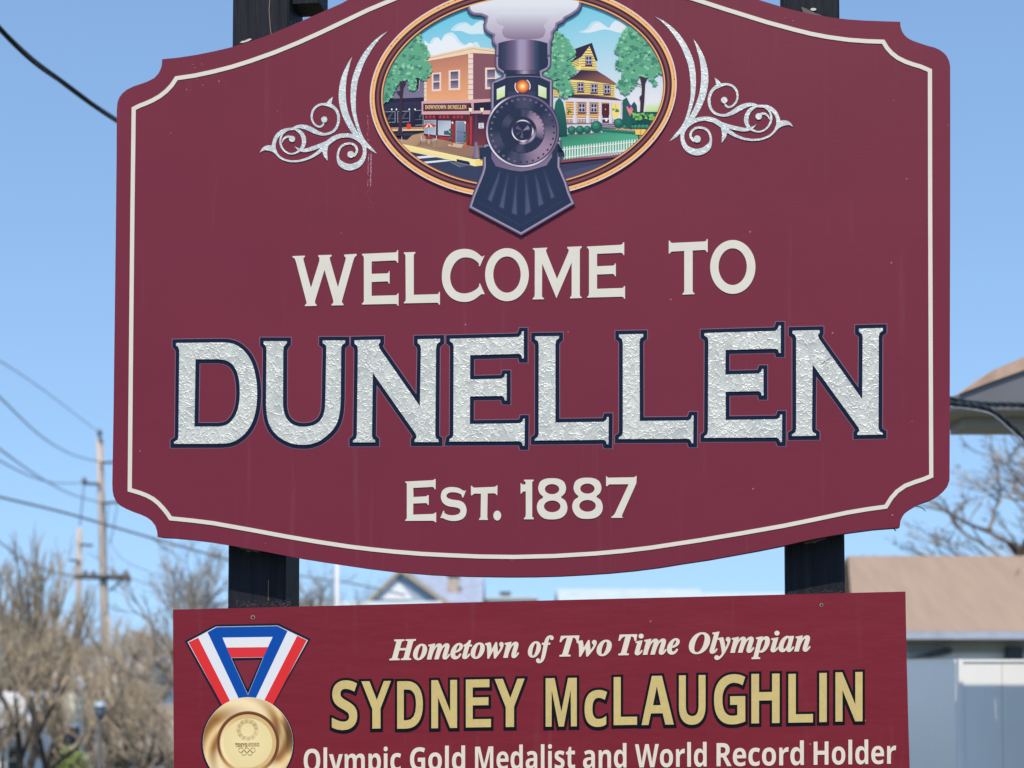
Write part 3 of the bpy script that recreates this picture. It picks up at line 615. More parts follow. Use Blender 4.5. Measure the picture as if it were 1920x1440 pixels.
A.add(R3(1058,590, 1195,618, 1208,640, 1205,660, 1058,625), (30,40,66))
A.add(R3(980,625, 1060,625, 1205,660, 1100,682), (88,96,124)); A.line(R3(990,626, 1100,680), .4, (190,196,214)); A.line(R3(1060,626, 1205,660), .4, (190,196,214))
A.build()
# ---- the corner shop
A = Art('painted_shop', med, None)
A.add(R1(1240,600, 1500,612, 1480,1125, 1235,1135), (122,82,96), ((830, 0), (880, 150), (136,86,98)))
A.add(R1(720,690, 1190,610, 1190,1135, 700,1150), (186,120,104), ((780, 110), (790, 185), (236,170,124)))
A.line(R1(880,870, 1070,1120), .4, (214,152,116))
A.add(R1(712,640, 1240,522, 1500,556, 1500,612, 1245,600, 722,692), (238,212,182)); A.line(R1(715,662, 1240,548, 1500,584), 1.0, (188,150,130)); A.line(R1(722,692, 1245,600, 1500,612), .7, (130,84,84))
for i in range(9):
    y = 605 + i * 58; A.add(R1(1188, y + 3, 1243, y, 1243, y + 52, 1188, y + 54), (238,214,200)); A.line(R1(1188, y + 56, 1243, y + 54), .6, (168,124,118))
for i in range(5): y = 905 + i * 48; A.add(R1(692, y, 722, y, 720, y + 42, 690, y + 43), (236,206,188))
def window(A, x0, y0, x1, y1, sk=-10, fr=(238,212,196), pane=(74,70,104)):
    A.add(R1(x0, y0 - sk, x1, y0 + sk * .2, x1, y1 - 5, x0, y1), fr)
    w = (x1 - x0) * .17; mid = (y0 + y1) / 2
    for a, b in ((y0 + 24, mid - 6), (mid + 8, y1 - 24)): A.add(R1(x0 + w, a, x1 - w, a - 6, x1 - w, b - 4, x0 + w, b), pane, ((0, (a) * s6), (0, b * s6), (150,134,160)))
window(A, 778, 815, 883, 1030); window(A, 968, 785, 1098, 1018); window(A, 1378, 762, 1512, 1006, 0)
A.add(R3(682,92, 1440,84, 1400,425, 1240,445, 690,325), (70,28,48), ((800, 215), (820, 270), (110,40,50)))
A.add(R3(1250,90, 1440,84, 1420,425, 1250,440), (36,32,62), ((900, 225), (905, 265), (124,54,66)))
A.add(R1(1250,1150, 1440,1140, 1440,1245, 1250,1255), (34,30,58))
A.add(R1(664,1142, 1200,1122, 1440,1112, 1440,1146, 1240,1160, 664,1168), (214,170,174)); A.line(R1(664,1168, 1240,1160, 1440,1146), .6, (130,90,104))
A.add(R1(664,1160, 1250,1156, 1250,1290, 664,1290), (206,160,168)); A.add(R1(682,1168, 1222,1160, 1222,1248, 682,1254), (84,38,58))
A.add(R1(664,1262, 1440,1242, 1440,1288, 664,1292), (214,168,174)); A.line(R1(664,1292, 1440,1288), .8, (70,30,50))
for i in range(9):
    x = 705 + i * 42 + (i // 3) * 30; A.add(R3(x, 102, x + 26, 101, x + 26, 132, x, 133), (176,52,72))
for P in ((695,155, 825,153, 822,320, 695,300), (850,160, 992,162, 985,328, 850,318)): A.add(R3(*P), (118,134,160), ((800, 225), (822, 252), (190,202,216))); A.line(R3(*P, P[0], P[1]), .7, (196,206,220))
A.add(R3(915,275, 960,268, 980,300, 980,322, 915,316), (70,90,112))
A.add(R3(1050,162, 1156,165, 1152,415, 1048,405), (140,152,176), ((855, 228), (872, 265), (92,108,140))); A.line(R3(1050,165, 1156,167, 1152,412, 1050,404, 1050,165), .8, (186,196,212)); A.line(R3(1052,284, 1154,290), .8, (80,50,70))
A.add(R3(860,335, 975,350, 972,378, 860,366), (172,52,66)); A.add(R3(1205,110, 1232,110, 1228,432, 1205,425), (172,56,72)); A.add(R3(1172,190, 1192,190, 1190,400, 1172,395), (150,46,60)); A.add(R3(1000,190, 1040,190, 1036,400, 1002,400), (146,44,58))
A.add(R3(830,100, 846,100, 846,330, 830,325), (60,22,44))
A.add(R3(960,430, 1010,410, 1140,425, 1110,468, 960,445), (206,180,156)); A.add(R3(985,410, 1020,410, 1016,440, 990,440), (200,110,80)); A.add(R3(1140,405, 1172,405, 1166,465, 1146,465), (206,100,70))
for x, ys in ((986, (265, 310, 355)), (1155, (298, 340, 384))):
    for y in ys: A.add(Z(680, 200, s6, ellipse(x, y, 17, 17, 10)), (36,110,92))
A.add(Z(680, 200, s6, pairs(668,218, 700,198, 745,180, 800,200, 836,216, 790,232, 745,236, 700,234)), (236,220,196))
for P in ((668,218, 745,180, 700,234), (745,180, 730,236, 762,236), (745,180, 836,216, 792,232)): A.add(R3(*P), (200,52,52))
A.line(R3(745,236, 746,420), .8, (214,218,224))
A.add(R3(700,335, 800,335, 785,365, 720,365), (150,50,60))
for x in (655, 835):
    A.line(R3(x, 325, x + (10 if x < 700 else -10), 375), 1.0, (228,228,232)); A.line(R3(x - (0 if x < 700 else 60), 378, x + (60 if x < 700 else 0), 376), 1.0, (220,220,228)); A.line(R3(x, 378, x, 430), .6, (70,50,60)); A.line(R3(x + (58 if x < 700 else -58), 378, x + (58 if x < 700 else -58), 420), .6, (70,50,60))
A.add(R3(1305,186, 1362,184, 1364,245, 1304,247), (226,228,238))
for y in (196, 214, 234): A.line(R3(1316, y, 1352, y - 1), 1.0, (60,60,90))
A.line(R3(1278,80, 1276,250, 1272,455), 3.0, (74,62,98)); A.line(R3(1210,84, 1345,80), 1.2, (50,42,72))
A.add(R3(1262,400, 1288,400, 1296,470, 1304,540, 1312,572, 1275,585, 1232,572, 1246,540, 1254,470), (92,82,118), ((884, 0), (898, 0), (150,138,170)))
for x in (1213, 1343):
    A.add(R1(x - 22, 1215, x, 1180, x + 22, 1215), (30,22,44)); A.add(R1(x - 20, 1216, x + 20, 1216, x + 13, 1258, x - 13, 1258), (240,236,206)); A.line(R1(x, 1258, x, 1285), 1.2, (40,30,52))
for x in (1011, 1154): A.add(Z(680, 200, s6, ellipse(x, 182, 11, 14, 8)), (238,234,206))
A.line(R3(440,262, 442,415), 1.1, (190,190,200)); A.add(R3(428,250, 456,250, 452,285, 432,285), (206,206,212))
A.build()
SHOPZ = A.z
# ---- the yellow house with its lawn and picket fence
A = Art('painted_lawn', med, None)
A.add(R4(540,320, 1000,290, 1400,296, 1640,260, 1640,420, 560,610), (44,120,104), ((1040, 252), (1046, 285), (86,180,142)))
A.add(R4(1010,190, 1160,190, 1500,250, 1560,300, 1380,290, 1150,260, 1010,240), (196,160,130))
A.add(R4(1190,200, 1260,60, 1660,60, 1640,260, 1260,250), (26,78,84), ((0, 210), (0, 245), (22,66,76)))
for x in range(1265, 1545, 42): A.add(Z(960, 200, s6, ellipse(x, 224, 23, 22, 12)), (44,122,104)); A.add(Z(960, 200, s6, ellipse(x - 3, 216, 13, 10, 9)), (74,156,124))
for i in range(10): x = 1035 + i * 41; A.add(Z(960, 200, s6, ellipse(x, 266 + i * 3.5, 24, 22, 12)), (34,106,96)); A.add(Z(960, 200, s6, ellipse(x - 2, 258 + i * 3.5, 13, 10, 9)), (58,140,116))
A.line(R4(560,300, 640,312, 800,318, 1010,290), .8, (150,90,80))
A.build()
A = Art('painted_house', med, None)
Yw, Br = (240,218,132), (128,92,74)
def clap(P, x0, x1, y0, y1, n, sl=0.0, c=Yw):
    A.add(P, c)
    for i in range(n):
        y = y0 + (y1 - y0) * (i + .5) / n; q = clip_seg(x0, y, x1, y + sl * (x1 - x0), P)
        if q: A.line(q, 1.25, Br)
def clip_seg(x0, y0, x1, y1, P):
    N = 60; ins = [inside((x0 + (x1 - x0) * t / N, y0 + (y1 - y0) * t / N), P) for t in range(N + 1)]
    if not any(ins): return None
    a = ins.index(True); b = N - ins[::-1].index(True)
    return [(x0 + (x1 - x0) * a / N, y0 + (y1 - y0) * a / N), (x0 + (x1 - x0) * b / N, y0 + (y1 - y0) * b / N)] if b > a else None
clap(R2(600,725, 775,655, 775,792, 600,800), 1060, 1090, 112, 132, 6, -0.3)
clap(R2(775,640, 875,520, 945,690, 955,800, 775,788), 1086, 1122, 88, 132, 9, .02)
A.add(R2(640,580, 680,562, 900,483, 965,682, 938,682, 872,520, 782,640, 700,680), (46,38,68)); A.line(R2(764,650, 764,790), 1.2, (244,226,150))
clap(R2(470,1000, 640,900, 700,890, 1155,955, 1155,1098, 900,1080, 470,1092), 1035, 1156, 152, 183, 9, .05)
A.add(R2(640,898, 700,860, 775,788, 955,796, 1060,860, 1192,956, 1150,953, 900,912), (48,40,66), ((1100, 132), (1110, 158), (146,96,86)))
A.line(R2(1155,955, 1155,1095), .8, (246,230,160))
def cwin(x, y, w=66, h=92):
    A.add(R2(x - w / 2 - 6, y - h / 2 - 8, x + w / 2 + 6, y - h / 2 - 6, x + w / 2 + 6, y + h / 2 + 10, x - w / 2 - 6, y + h / 2 + 8), (96,58,84))
    A.add(R2(x - w / 2, y - h / 2, x + w / 2, y - h / 2, x + w / 2, y + h / 2, x - w / 2, y + h / 2), (200,194,214))
    for i in (-1, 1):
        for j in (-1, 1): A.add(Z(960, 0, s6, [(x + i * w * .24 + u * w * .18, y + j * h * .25 + v * h * .19) for u, v in ((-1, -1), (1, -1), (1, 1), (-1, 1))]), (44,44,76))
    A.line(R2(x - w / 2 - 8, y + h / 2 + 14, x + w / 2 + 8, y + h / 2 + 14), 2.2, (84,42,62))
cwin(864, 680); cwin(773, 980); cwin(925, 993); cwin(1070, 1006)
clap(R2(600,1135, 1235,1160, 1238,1385, 610,1385), 1060, 1168, 190, 231, 9, .02, (236,186,116))
A.add(R2(1120,1160, 1230,1165, 1230,1330, 1120,1330), (240,220,130)); 
A.add(R2(610,1090, 700,1066, 900,1072, 1150,1098, 1255,1136, 900,1112), (52,40,66), ((1080, 180), (1160, 188), (110,76,92)))
A.add(R2(600,1108, 900,1112, 1250,1138, 1240,1168, 900,1146, 600,1142), (220,214,232))
cwin(787, 1215, 72, 96); cwin(922, 1215, 68, 96)
A.add(R2(1012,1168, 1094,1170, 1094,1385, 1012,1385), (78,30,46)); A.line(R2(1052,1172, 1052,1380), .5, (120,60,70)); A.add(Z(960, 0, s6, ellipse(1052, 1232, 7, 9, 8)), (220,180,150))
A.add(R2(610,1330, 1240,1330, 1240,1345, 610,1345), (224,220,232))
for x in range(624, 1240, 17):
    if not 1005 < x < 1100: A.line(R2(x, 1340, x, 1382), .9, (52,44,74)); A.line(R2(x + 8, 1340, x + 8, 1382), .8, (226,222,232))
A.add(R2(605,1385, 1240,1380, 1240,1402, 605,1410), (120,104,130))
A.add(R4(612,204, 900,200, 1010,190, 1010,235, 612,240), (206,204,216)); A.add(R4(1010,176, 1150,176, 1165,246, 1015,240), (90,74,100))
for y in (190, 208, 228): A.line(R4(1014, y, 1160, y + 6), .9, (208,204,218))
for x in (711, 858, 997, 1113, 1222):
    A.add(R2(x - 14, 1145, x + 14, 1147, x + 13, 1310, x - 13, 1310), (232,230,240), ((960 + (x - 14) * s6, 0), (960 + (x + 14) * s6, 0), (190,184,208))); A.add(R2(x - 22, 1300, x + 22, 1300, x + 20, 1388, x - 20, 1388), (232,230,240), ((960 + (x - 22) * s6, 0), (960 + (x + 22) * s6, 0), (196,190,214)))
for x, y in ((655, 1250), (1167, 1250)):
    A.line(R2(x, 1170, x, 1230), .4, (110,70,70))
    for k in range(7): leafblob(A, 960 + (x + rg.uniform(-28, 28)) * s6, (y + rg.uniform(-20, 24)) * s6, 2.4, rg.choice([(46,120,70), (90,160,80), (40,96,74)]))
A.add(Z(960, 200, s6, ellipse(1062, 150, 15, 20, 10)), (232,232,240))
# evergreens and clipped bushes
A.add(R2(465,1300, 490,1150, 530,1100, 575,1150, 605,1290, 620,1440, 625,1530, 470,1540), (34,106,96), ((1040, 190), (1055, 255), (22,74,80)))
A.add(R2(1245,1130, 1290,1098, 1320,1160, 1340,1250, 1350,1460, 1240,1380), (30,92,86)); A.add(R2(1340,1190, 1375,1145, 1405,1190, 1412,1300, 1400,1400, 1335,1400), (26,84,82))
for x, y, r in ((672,265,46), (765,262,48), (848,258,42), (952,228,66), (1202,188,56)):
    A.add(Z(960, 200, s6, ellipse(x, y, r, r * .98, 16)), (28,92,88)); A.add(Z(960, 200, s6, ellipse(x - r * .12, y - r * .22, r * .68, r * .6, 12)), (44,124,104)); A.add(Z(960, 200, s6, ellipse(x - r * .15, y - r * .4, r * .36, r * .28, 9)), (66,150,120))
A.add(R2(1285,1210, 1322,1165, 1365,1235, 1328,1312), (222,110,120)); A.add(R2(1298,1195, 1322,1165, 1345,1200, 1322,1222), (52,66,150))
for k in range(5): A.line(R2(1298 + k * 12, 1222 + k * 4, 1310 + k * 10, 1262 + k * 6), .4, (236,200,206))
for k in range(46): leafblob(A, 960 + rg.uniform(1365, 1640) * s6, rg.uniform(1275, 1350) * s6, 3.4, rg.choice([(110,180,90), (70,150,100), (44,120,96), (140,200,100)]))
A.add(R4(1385,262, 1500,256, 1505,305, 1480,320, 1390,318), (240,200,96)); A.line(R4(1425,318, 1428,392), 2.0, (40,34,48)); A.line(R4(1418,246, 1418,258), 1.5, (216,70,60)); A.line(R4(1448,262, 1448,312), .7, (90,60,40))
A.build()
A = Art('painted_picket_fence', med, None)
A.add(R4(548,600, 1200,545, 1300,528, 1300,552, 1200,568, 548,634), (140,74,86))
def pf(x): t = (x - 580) / 820.0; return 455 - 88 * t, 596 - 100 * t
A.line([(960 + x * s6, 200 + (pf(x)[0] + 32) * s6) for x in (560, 1440)], 1.5, (226,238,232)); A.line([(960 + x * s6, 200 + (pf(x)[1] - 20) * s6) for x in (560, 1440)], 1.5, (226,238,232))
for i in range(29):
    x = 590 + i * 30.5; a, b = pf(x); A.add(R4(x - 8, b, x - 8, a + 10, x, a - 6, x + 8, a + 10, x + 8, b), (236,244,240), ((960 + (x - 8) * s6, 0), (960 + (x + 8) * s6, 0), (196,214,214)))
A.build()
for P, tk in (
    (R1(640,370, 660,430, 650,470, 715,520, 748,600, 740,660, 700,680, 750,710, 778,780, 750,850, 700,915, 670,880, 600,880, 596,1000, 560,1030, 530,1000, 520,900, 440,900, 380,960, 350,1060, 300,1130, 240,1165, 200,1150, 215,800, 420,520), 'L'),
    (R2(1330,290, 1420,340, 1560,500, 1680,640, 1730,830, 1640,830, 1580,900, 1650,940, 1600,960, 1530,870, 1440,850, 1380,960, 1300,1060, 1250,1060, 1180,960, 1240,880, 1250,800, 1165,760, 1180,690, 1220,650, 1165,570, 1200,470, 1260,350), 'R'),
    (R2(480,370, 520,365, 620,440, 700,560, 725,650, 640,690, 720,790, 690,850, 620,890, 700,1000, 680,1060, 620,1100, 560,1080, 520,1020, 465,960, 350,850, 430,760, 450,600), 'M')):
    A = Art('painted_tree', med, None)
    if tk == 'L':
        A.add(R1(415,900, 440,935, 470,905, 490,930, 462,985, 450,1100, 446,1300, 444,1440, 456,1530, 380,1530, 408,1440, 412,1200, 424,1080, 380,1030, 425,1025, 420,960), (58,42,66))
    if tk == 'R':
        A.add(R2(1436,850, 1470,870, 1490,840, 1530,866, 1500,930, 1492,1100, 1478,1270, 1440,1270, 1446,1140, 1432,1100, 1458,1070, 1462,960), (62,44,62)); A.line(R2(1462,965, 1410,945, 1400,960), 1.6, (62,44,62))
    crown(A, P, 110 if tk != 'M' else 70, 5.0)
    if tk == 'M': A.line(R2(470,915, 540,900), 1.4, (40,40,46)); A.line(R2(620,690, 690,650, 720,620), 1.2, (40,30,40))
    A.build()
# the shop's name board lettering goes with the other glyph text, further down
# ---- oval frame
Art.clip = None
A = Art('oval_frame', med, None)
prof = [(0.0, (226,206,206)), (2.4, (232,214,206)), (2.6, (236,160,96)), (4.6, (240,176,108)), (5.4, (212,148,96)), (6.2, (248,204,140)), (9.0, (240,168,100)), (9.3, (36,22,46)), (11.2, (52,30,52)), (12.8, (92,50,64)), (14.4, (140,76,80)), (15.8, (142,78,80)), (17.4, (92,50,64)), (19.0, (50,30,52)), (20.8, (30,20,44)), (21.3, (44,30,54)), (21.5, (236,160,98)), (23.6, (246,184,120)), (23.8, (150,84,70)), (25.2, (120,80,90))]
A.polar(lambda r, a: ov(1 - r / RA, a), [p[0] for p in prof], 200, lambda r, a: min(prof, key=lambda p: abs(p[0] - r))[1])
for k in range(110):
    a = rg.random() * 2 * math.pi; d = rg.uniform(3.2, 4.6); da = rg.uniform(.004, .012)
    A.line([ov(1 - d / RA, a), ov(1 - (d + .2) / RA, a + da)], .8, (106,84,60))
A.build()

# ---- the locomotive
L1s, L2s, L3s = 230 / 1920.0, 210 / 1779.0, 220 / 1760.0
def K1(*a): return Z(870, 0, L1s, pairs(*a))
def K2(*a): return Z(880, 130, L2s, pairs(*a))
def K3(*a): return Z(870, 270, L3s, pairs(*a))
A = Art('painted_locomotive', med, None)
body = (K1(487,880, 490,1050, 505,1090, 530,1120, 570,1145, 610,1168, 605,1205, 500,1250, 425,1290) + K2(342,215, 340,700, 300,800, 270,900, 262,1000, 275,1100, 300,1182, 220,1195, 222,1400) +
        K3(285,60, 285,350, 262,440, 125,780, 65,965, 860,1385, 1675,905, 1600,740, 1548,570, 1452,345, 1456,140) + K2(1466,1400, 1464,1132, 1402,1140, 1425,1000, 1415,850, 1382,722, 1332,620, 1335,195) + K1(1400,1255, 1320,1225, 1245,1190, 1240,1150, 1300,1122, 1345,1080, 1370,1030, 1372,880))
smoke = (K1(487,900, 488,735, 440,680, 430,620, 440,572, 400,555, 340,512, 308,460, 303,400, 320,345, 330,292, 270,266, 150,256, 90,222, 55,170, 40,100) + pairs(880,0, 890,-30, 930,-48, 1040,-48, 1085,-25) +
        K1(1856,0, 1850,110, 1800,190, 1700,262, 1600,312, 1570,360, 1482,402, 1470,460, 1410,530, 1412,600, 1378,680, 1372,900))
Art.clip = OV
for P0, fill in ((smoke, (216,220,234)),):
    A.add(P0, (66,58,92)); A.add(offset([P0], -1.6)[0], (110,102,136)); A.add(offset([P0], -3.6)[0], (134,126,156)); A.add(offset([P0], -5.6)[0], (150,140,170))
    A.add(offset([P0], -6.4)[0], (224,228,236), ((975, 10), (975, 84), (170,156,184)))
A.add(smooth(K1(520,250, 600,190, 760,160, 960,150, 1200,160, 1380,190, 1440,225, 1320,290, 1330,340, 1250,410, 1280,470, 1260,560, 1180,615, 900,630, 720,620, 640,590, 600,520, 610,460, 640,425, 560,400, 510,350), True, 2), (214,218,228), ((975, 26), (975, 76), (136,116,146)))
Art.clip = None
A.add(body, (60,52,84)); A.add(offset([body], -1.0, 1.5)[0], (98,88,118)); A.add(offset([body], -2.4, 1.5)[0], (142,130,160)); A.add(offset([body], -4.0, 1.5)[0], (168,158,184)); A.add(offset([body], -5.4, 1.5)[0], (98,90,122)); A.add(offset([body], -6.2, 1.5)[0], (36,50,80))
# chimney
def band(xs, cols, y0, y1, f):
    for i in range(len(xs) - 1):
        A.add(f(xs[i], y0(xs[i]), xs[i + 1], y0(xs[i + 1]), xs[i + 1], y1(xs[i + 1]), xs[i], y1(xs[i])), cols[i], (f(xs[i], 0)[0], f(xs[i + 1], 0)[0], cols[i + 1]))
band([542, 640, 740, 800, 880, 950, 1040, 1120, 1200, 1312], [(36,50,78), (58,62,92), (96,84,118), (112,100,136), (164,152,184), (160,146,178), (118,98,130), (58,74,104), (34,48,78), (34,48,78)],
     lambda x: 628 + abs((x - 925) / 390.0) ** 2.2 * 60, lambda x: 1108 - max(0, abs(x - 925) - 300) * .55, K1)
band([630, 800, 860, 950, 1040, 1180], [(34,46,76), (40,50,80), (92,82,110), (172,162,186), (96,84,112), (34,46,76)], lambda x: 1112, lambda x: 1168, K1)
A.add(K1(660,1205, 900,1200, 1170,1205, 1170,1180, 1130,1175, 710,1175), (36,46,76)); A.line(K1(655,1222, 800,1208, 920,1204, 1050,1206, 1190,1216), 1.2, (136,128,158))
# cab front
A.add(K2(390,250, 600,150, 1060,150, 1272,240, 1280,640, 390,640), (34,48,76)); A.add(K2(625,160, 1055,160, 1050,480, 625,480), (44,50,78)); A.add(K2(625,360, 1055,360, 1050,480, 625,480), (56,62,90))
A.add(K2(440,325, 572,268, 568,440, 440,498), (226,238,222), ((934, 170), (942, 190), (196,222,130))); A.add(K2(1100,258, 1228,308, 1228,476, 1100,430), (226,238,222), ((1012, 165), (1022, 185), (196,222,140)))
hx, hy = 880 + 850 * L2s, 130 + 280 * L2s
A.polar(lambda r, a: (hx + r * math.cos(a), hy + r * math.sin(a)), [0.01, 3, 6, 9, 11.6, 12.4, 12.6, 13.6, 14.8, 15.2], 48,
        lambda r, a: (255,240,190) if r < 1 else (252,206,130) if r < 4 else (244,158,84) if r < 7 else (228,112,54) if r < 10 else (190,90,50) if r < 12 else (40,34,60) if r < 13 else ((226,222,232) if math.cos(a * 2 + .6) > 0.1 else (60,54,84)) if r < 15 else (40,40,66))
# side cylinders and pilot
bx, by, br = 980.3, 246.3, 68.5
A.add(K3(330,45, 440,45, 440,300, 330,300), (38,50,78)); A.add(K3(1300,45, 1400,20, 1400,290, 1300,260), (38,50,78))
A.add(K3(415,130, 1325,100, 1325,200, 1240,330, 1000,400, 860,420, 700,400, 480,340, 415,220), (110,96,130), ((920, 285), (1000, 320), (130,112,142)))
for P in ((550,385, 520,560, 415,870, 365,835), (670,440, 640,640, 600,975, 538,950), (795,480, 790,700, 795,1070, 725,1040), (930,470, 960,700, 1002,1020, 925,1070), (1070,450, 1130,640, 1190,905, 1125,938), (1205,400, 1270,580, 1358,800, 1312,825)):
    q = K3(*P); A.add(offset([q], 3.0, 1.4)[0], (42,56,88)); A.add(q, (60,72,104), (q[0], q[2], (80,86,116)))
A.line(K3(210,870, 860,1235, 1500,850), 2.2, (44,58,92)); A.line(K3(860,1240, 860,1330), .6, (30,40,70))
def wheel(r, a):
    a = (a + math.pi) % (2 * math.pi) - math.pi      # y is down: 0 = right, + = towards the bottom
    t = r / br
    def w(c, h): d = abs((a - c + math.pi) % (2 * math.pi) - math.pi); return max(0.0, 1 - (d / h) ** 2)
    nv, lt, md = (36,48,76), (156,132,160), (70,72,100)
    mixc = lambda p, q, k: tuple(p[i] + (q[i] - p[i]) * k for i in range(3))
    if t > .995: return (60,54,86)
    if t > .95: return mixc((110,100,132), (224,220,236), max(w(2.5, 1.1), w(1.35, .7), w(-2.4, .5)))
    if t > .92: return (56,52,82)
    if t > .615: return mixc(mixc(nv, md, max(w(-1.5, .42), w(2.75, .4), w(1.85, .3), w(-.25, .5))), lt, max(w(.75, .95), 0) ** .7)
    if t > .60: return (30,38,64)
    if t > .385: return mixc(mixc(nv, md, max(w(-2.6, .4), w(1.7, .3), w(-1.5, .2))), (166,140,168), max(w(-.45, .9), 0) ** .6)
    if t > .375: return (36,40,66)
    if t > .30: return mixc((40,44,72), (170,150,176), max(w(.6, .8), w(1.5, .4)))
    if t > .265: return mixc((52,52,80), (232,228,240), max(w(2.6, .9), w(-1.5, .8), w(.1, .5), w(1.5, .5)))
    if t > .20: return (38,46,74)
    return mixc((34,42,68), (150,136,166), max(w(-.5, .45), .6 * w(1.7, .3), .5 * w(-2.6, .4), .35 * w(2.6, .25)) )
rs = sorted(set([.1] + [br * x for x in (.1, .2, .201, .23, .264, .266, .28, .299, .301, .34, .374, .376, .384, .386, .45, .53, .599, .601, .614, .616, .7, .8, .919, .921, .935, .949, .951, .972, .994, .996, 1.012)]))
A.polar(lambda r, a: (bx + r * math.cos(a), by + r * math.sin(a)), rs, 96, wheel)
for i in range(32):
    a = 2 * math.pi * i / 32 + .06; x, y = bx + br * .86 * math.cos(a), by + br * .86 * math.sin(a); br_ = -0.4 < a < 1.7 or a > 5.9
    A.add(ellipse(x, y, 2.1, 2.1, 10), (136,126,154) if not br_ else (60,46,72)); A.add(ellipse(x, y, 1.15, 1.15, 8), (40,44,70) if not br_ else (50,40,66))
for i in range(30):
    a = 2 * math.pi * i / 30; x, y = bx + br * .59 * math.cos(a) * .98, by + br * .59 * math.sin(a) * .98
    A.add(ellipse(x, y, 1.3, 1.3, 8), (84,80,108)); A.add(ellipse(x, y, .9, .9, 7), (36,38,62))
A.build()
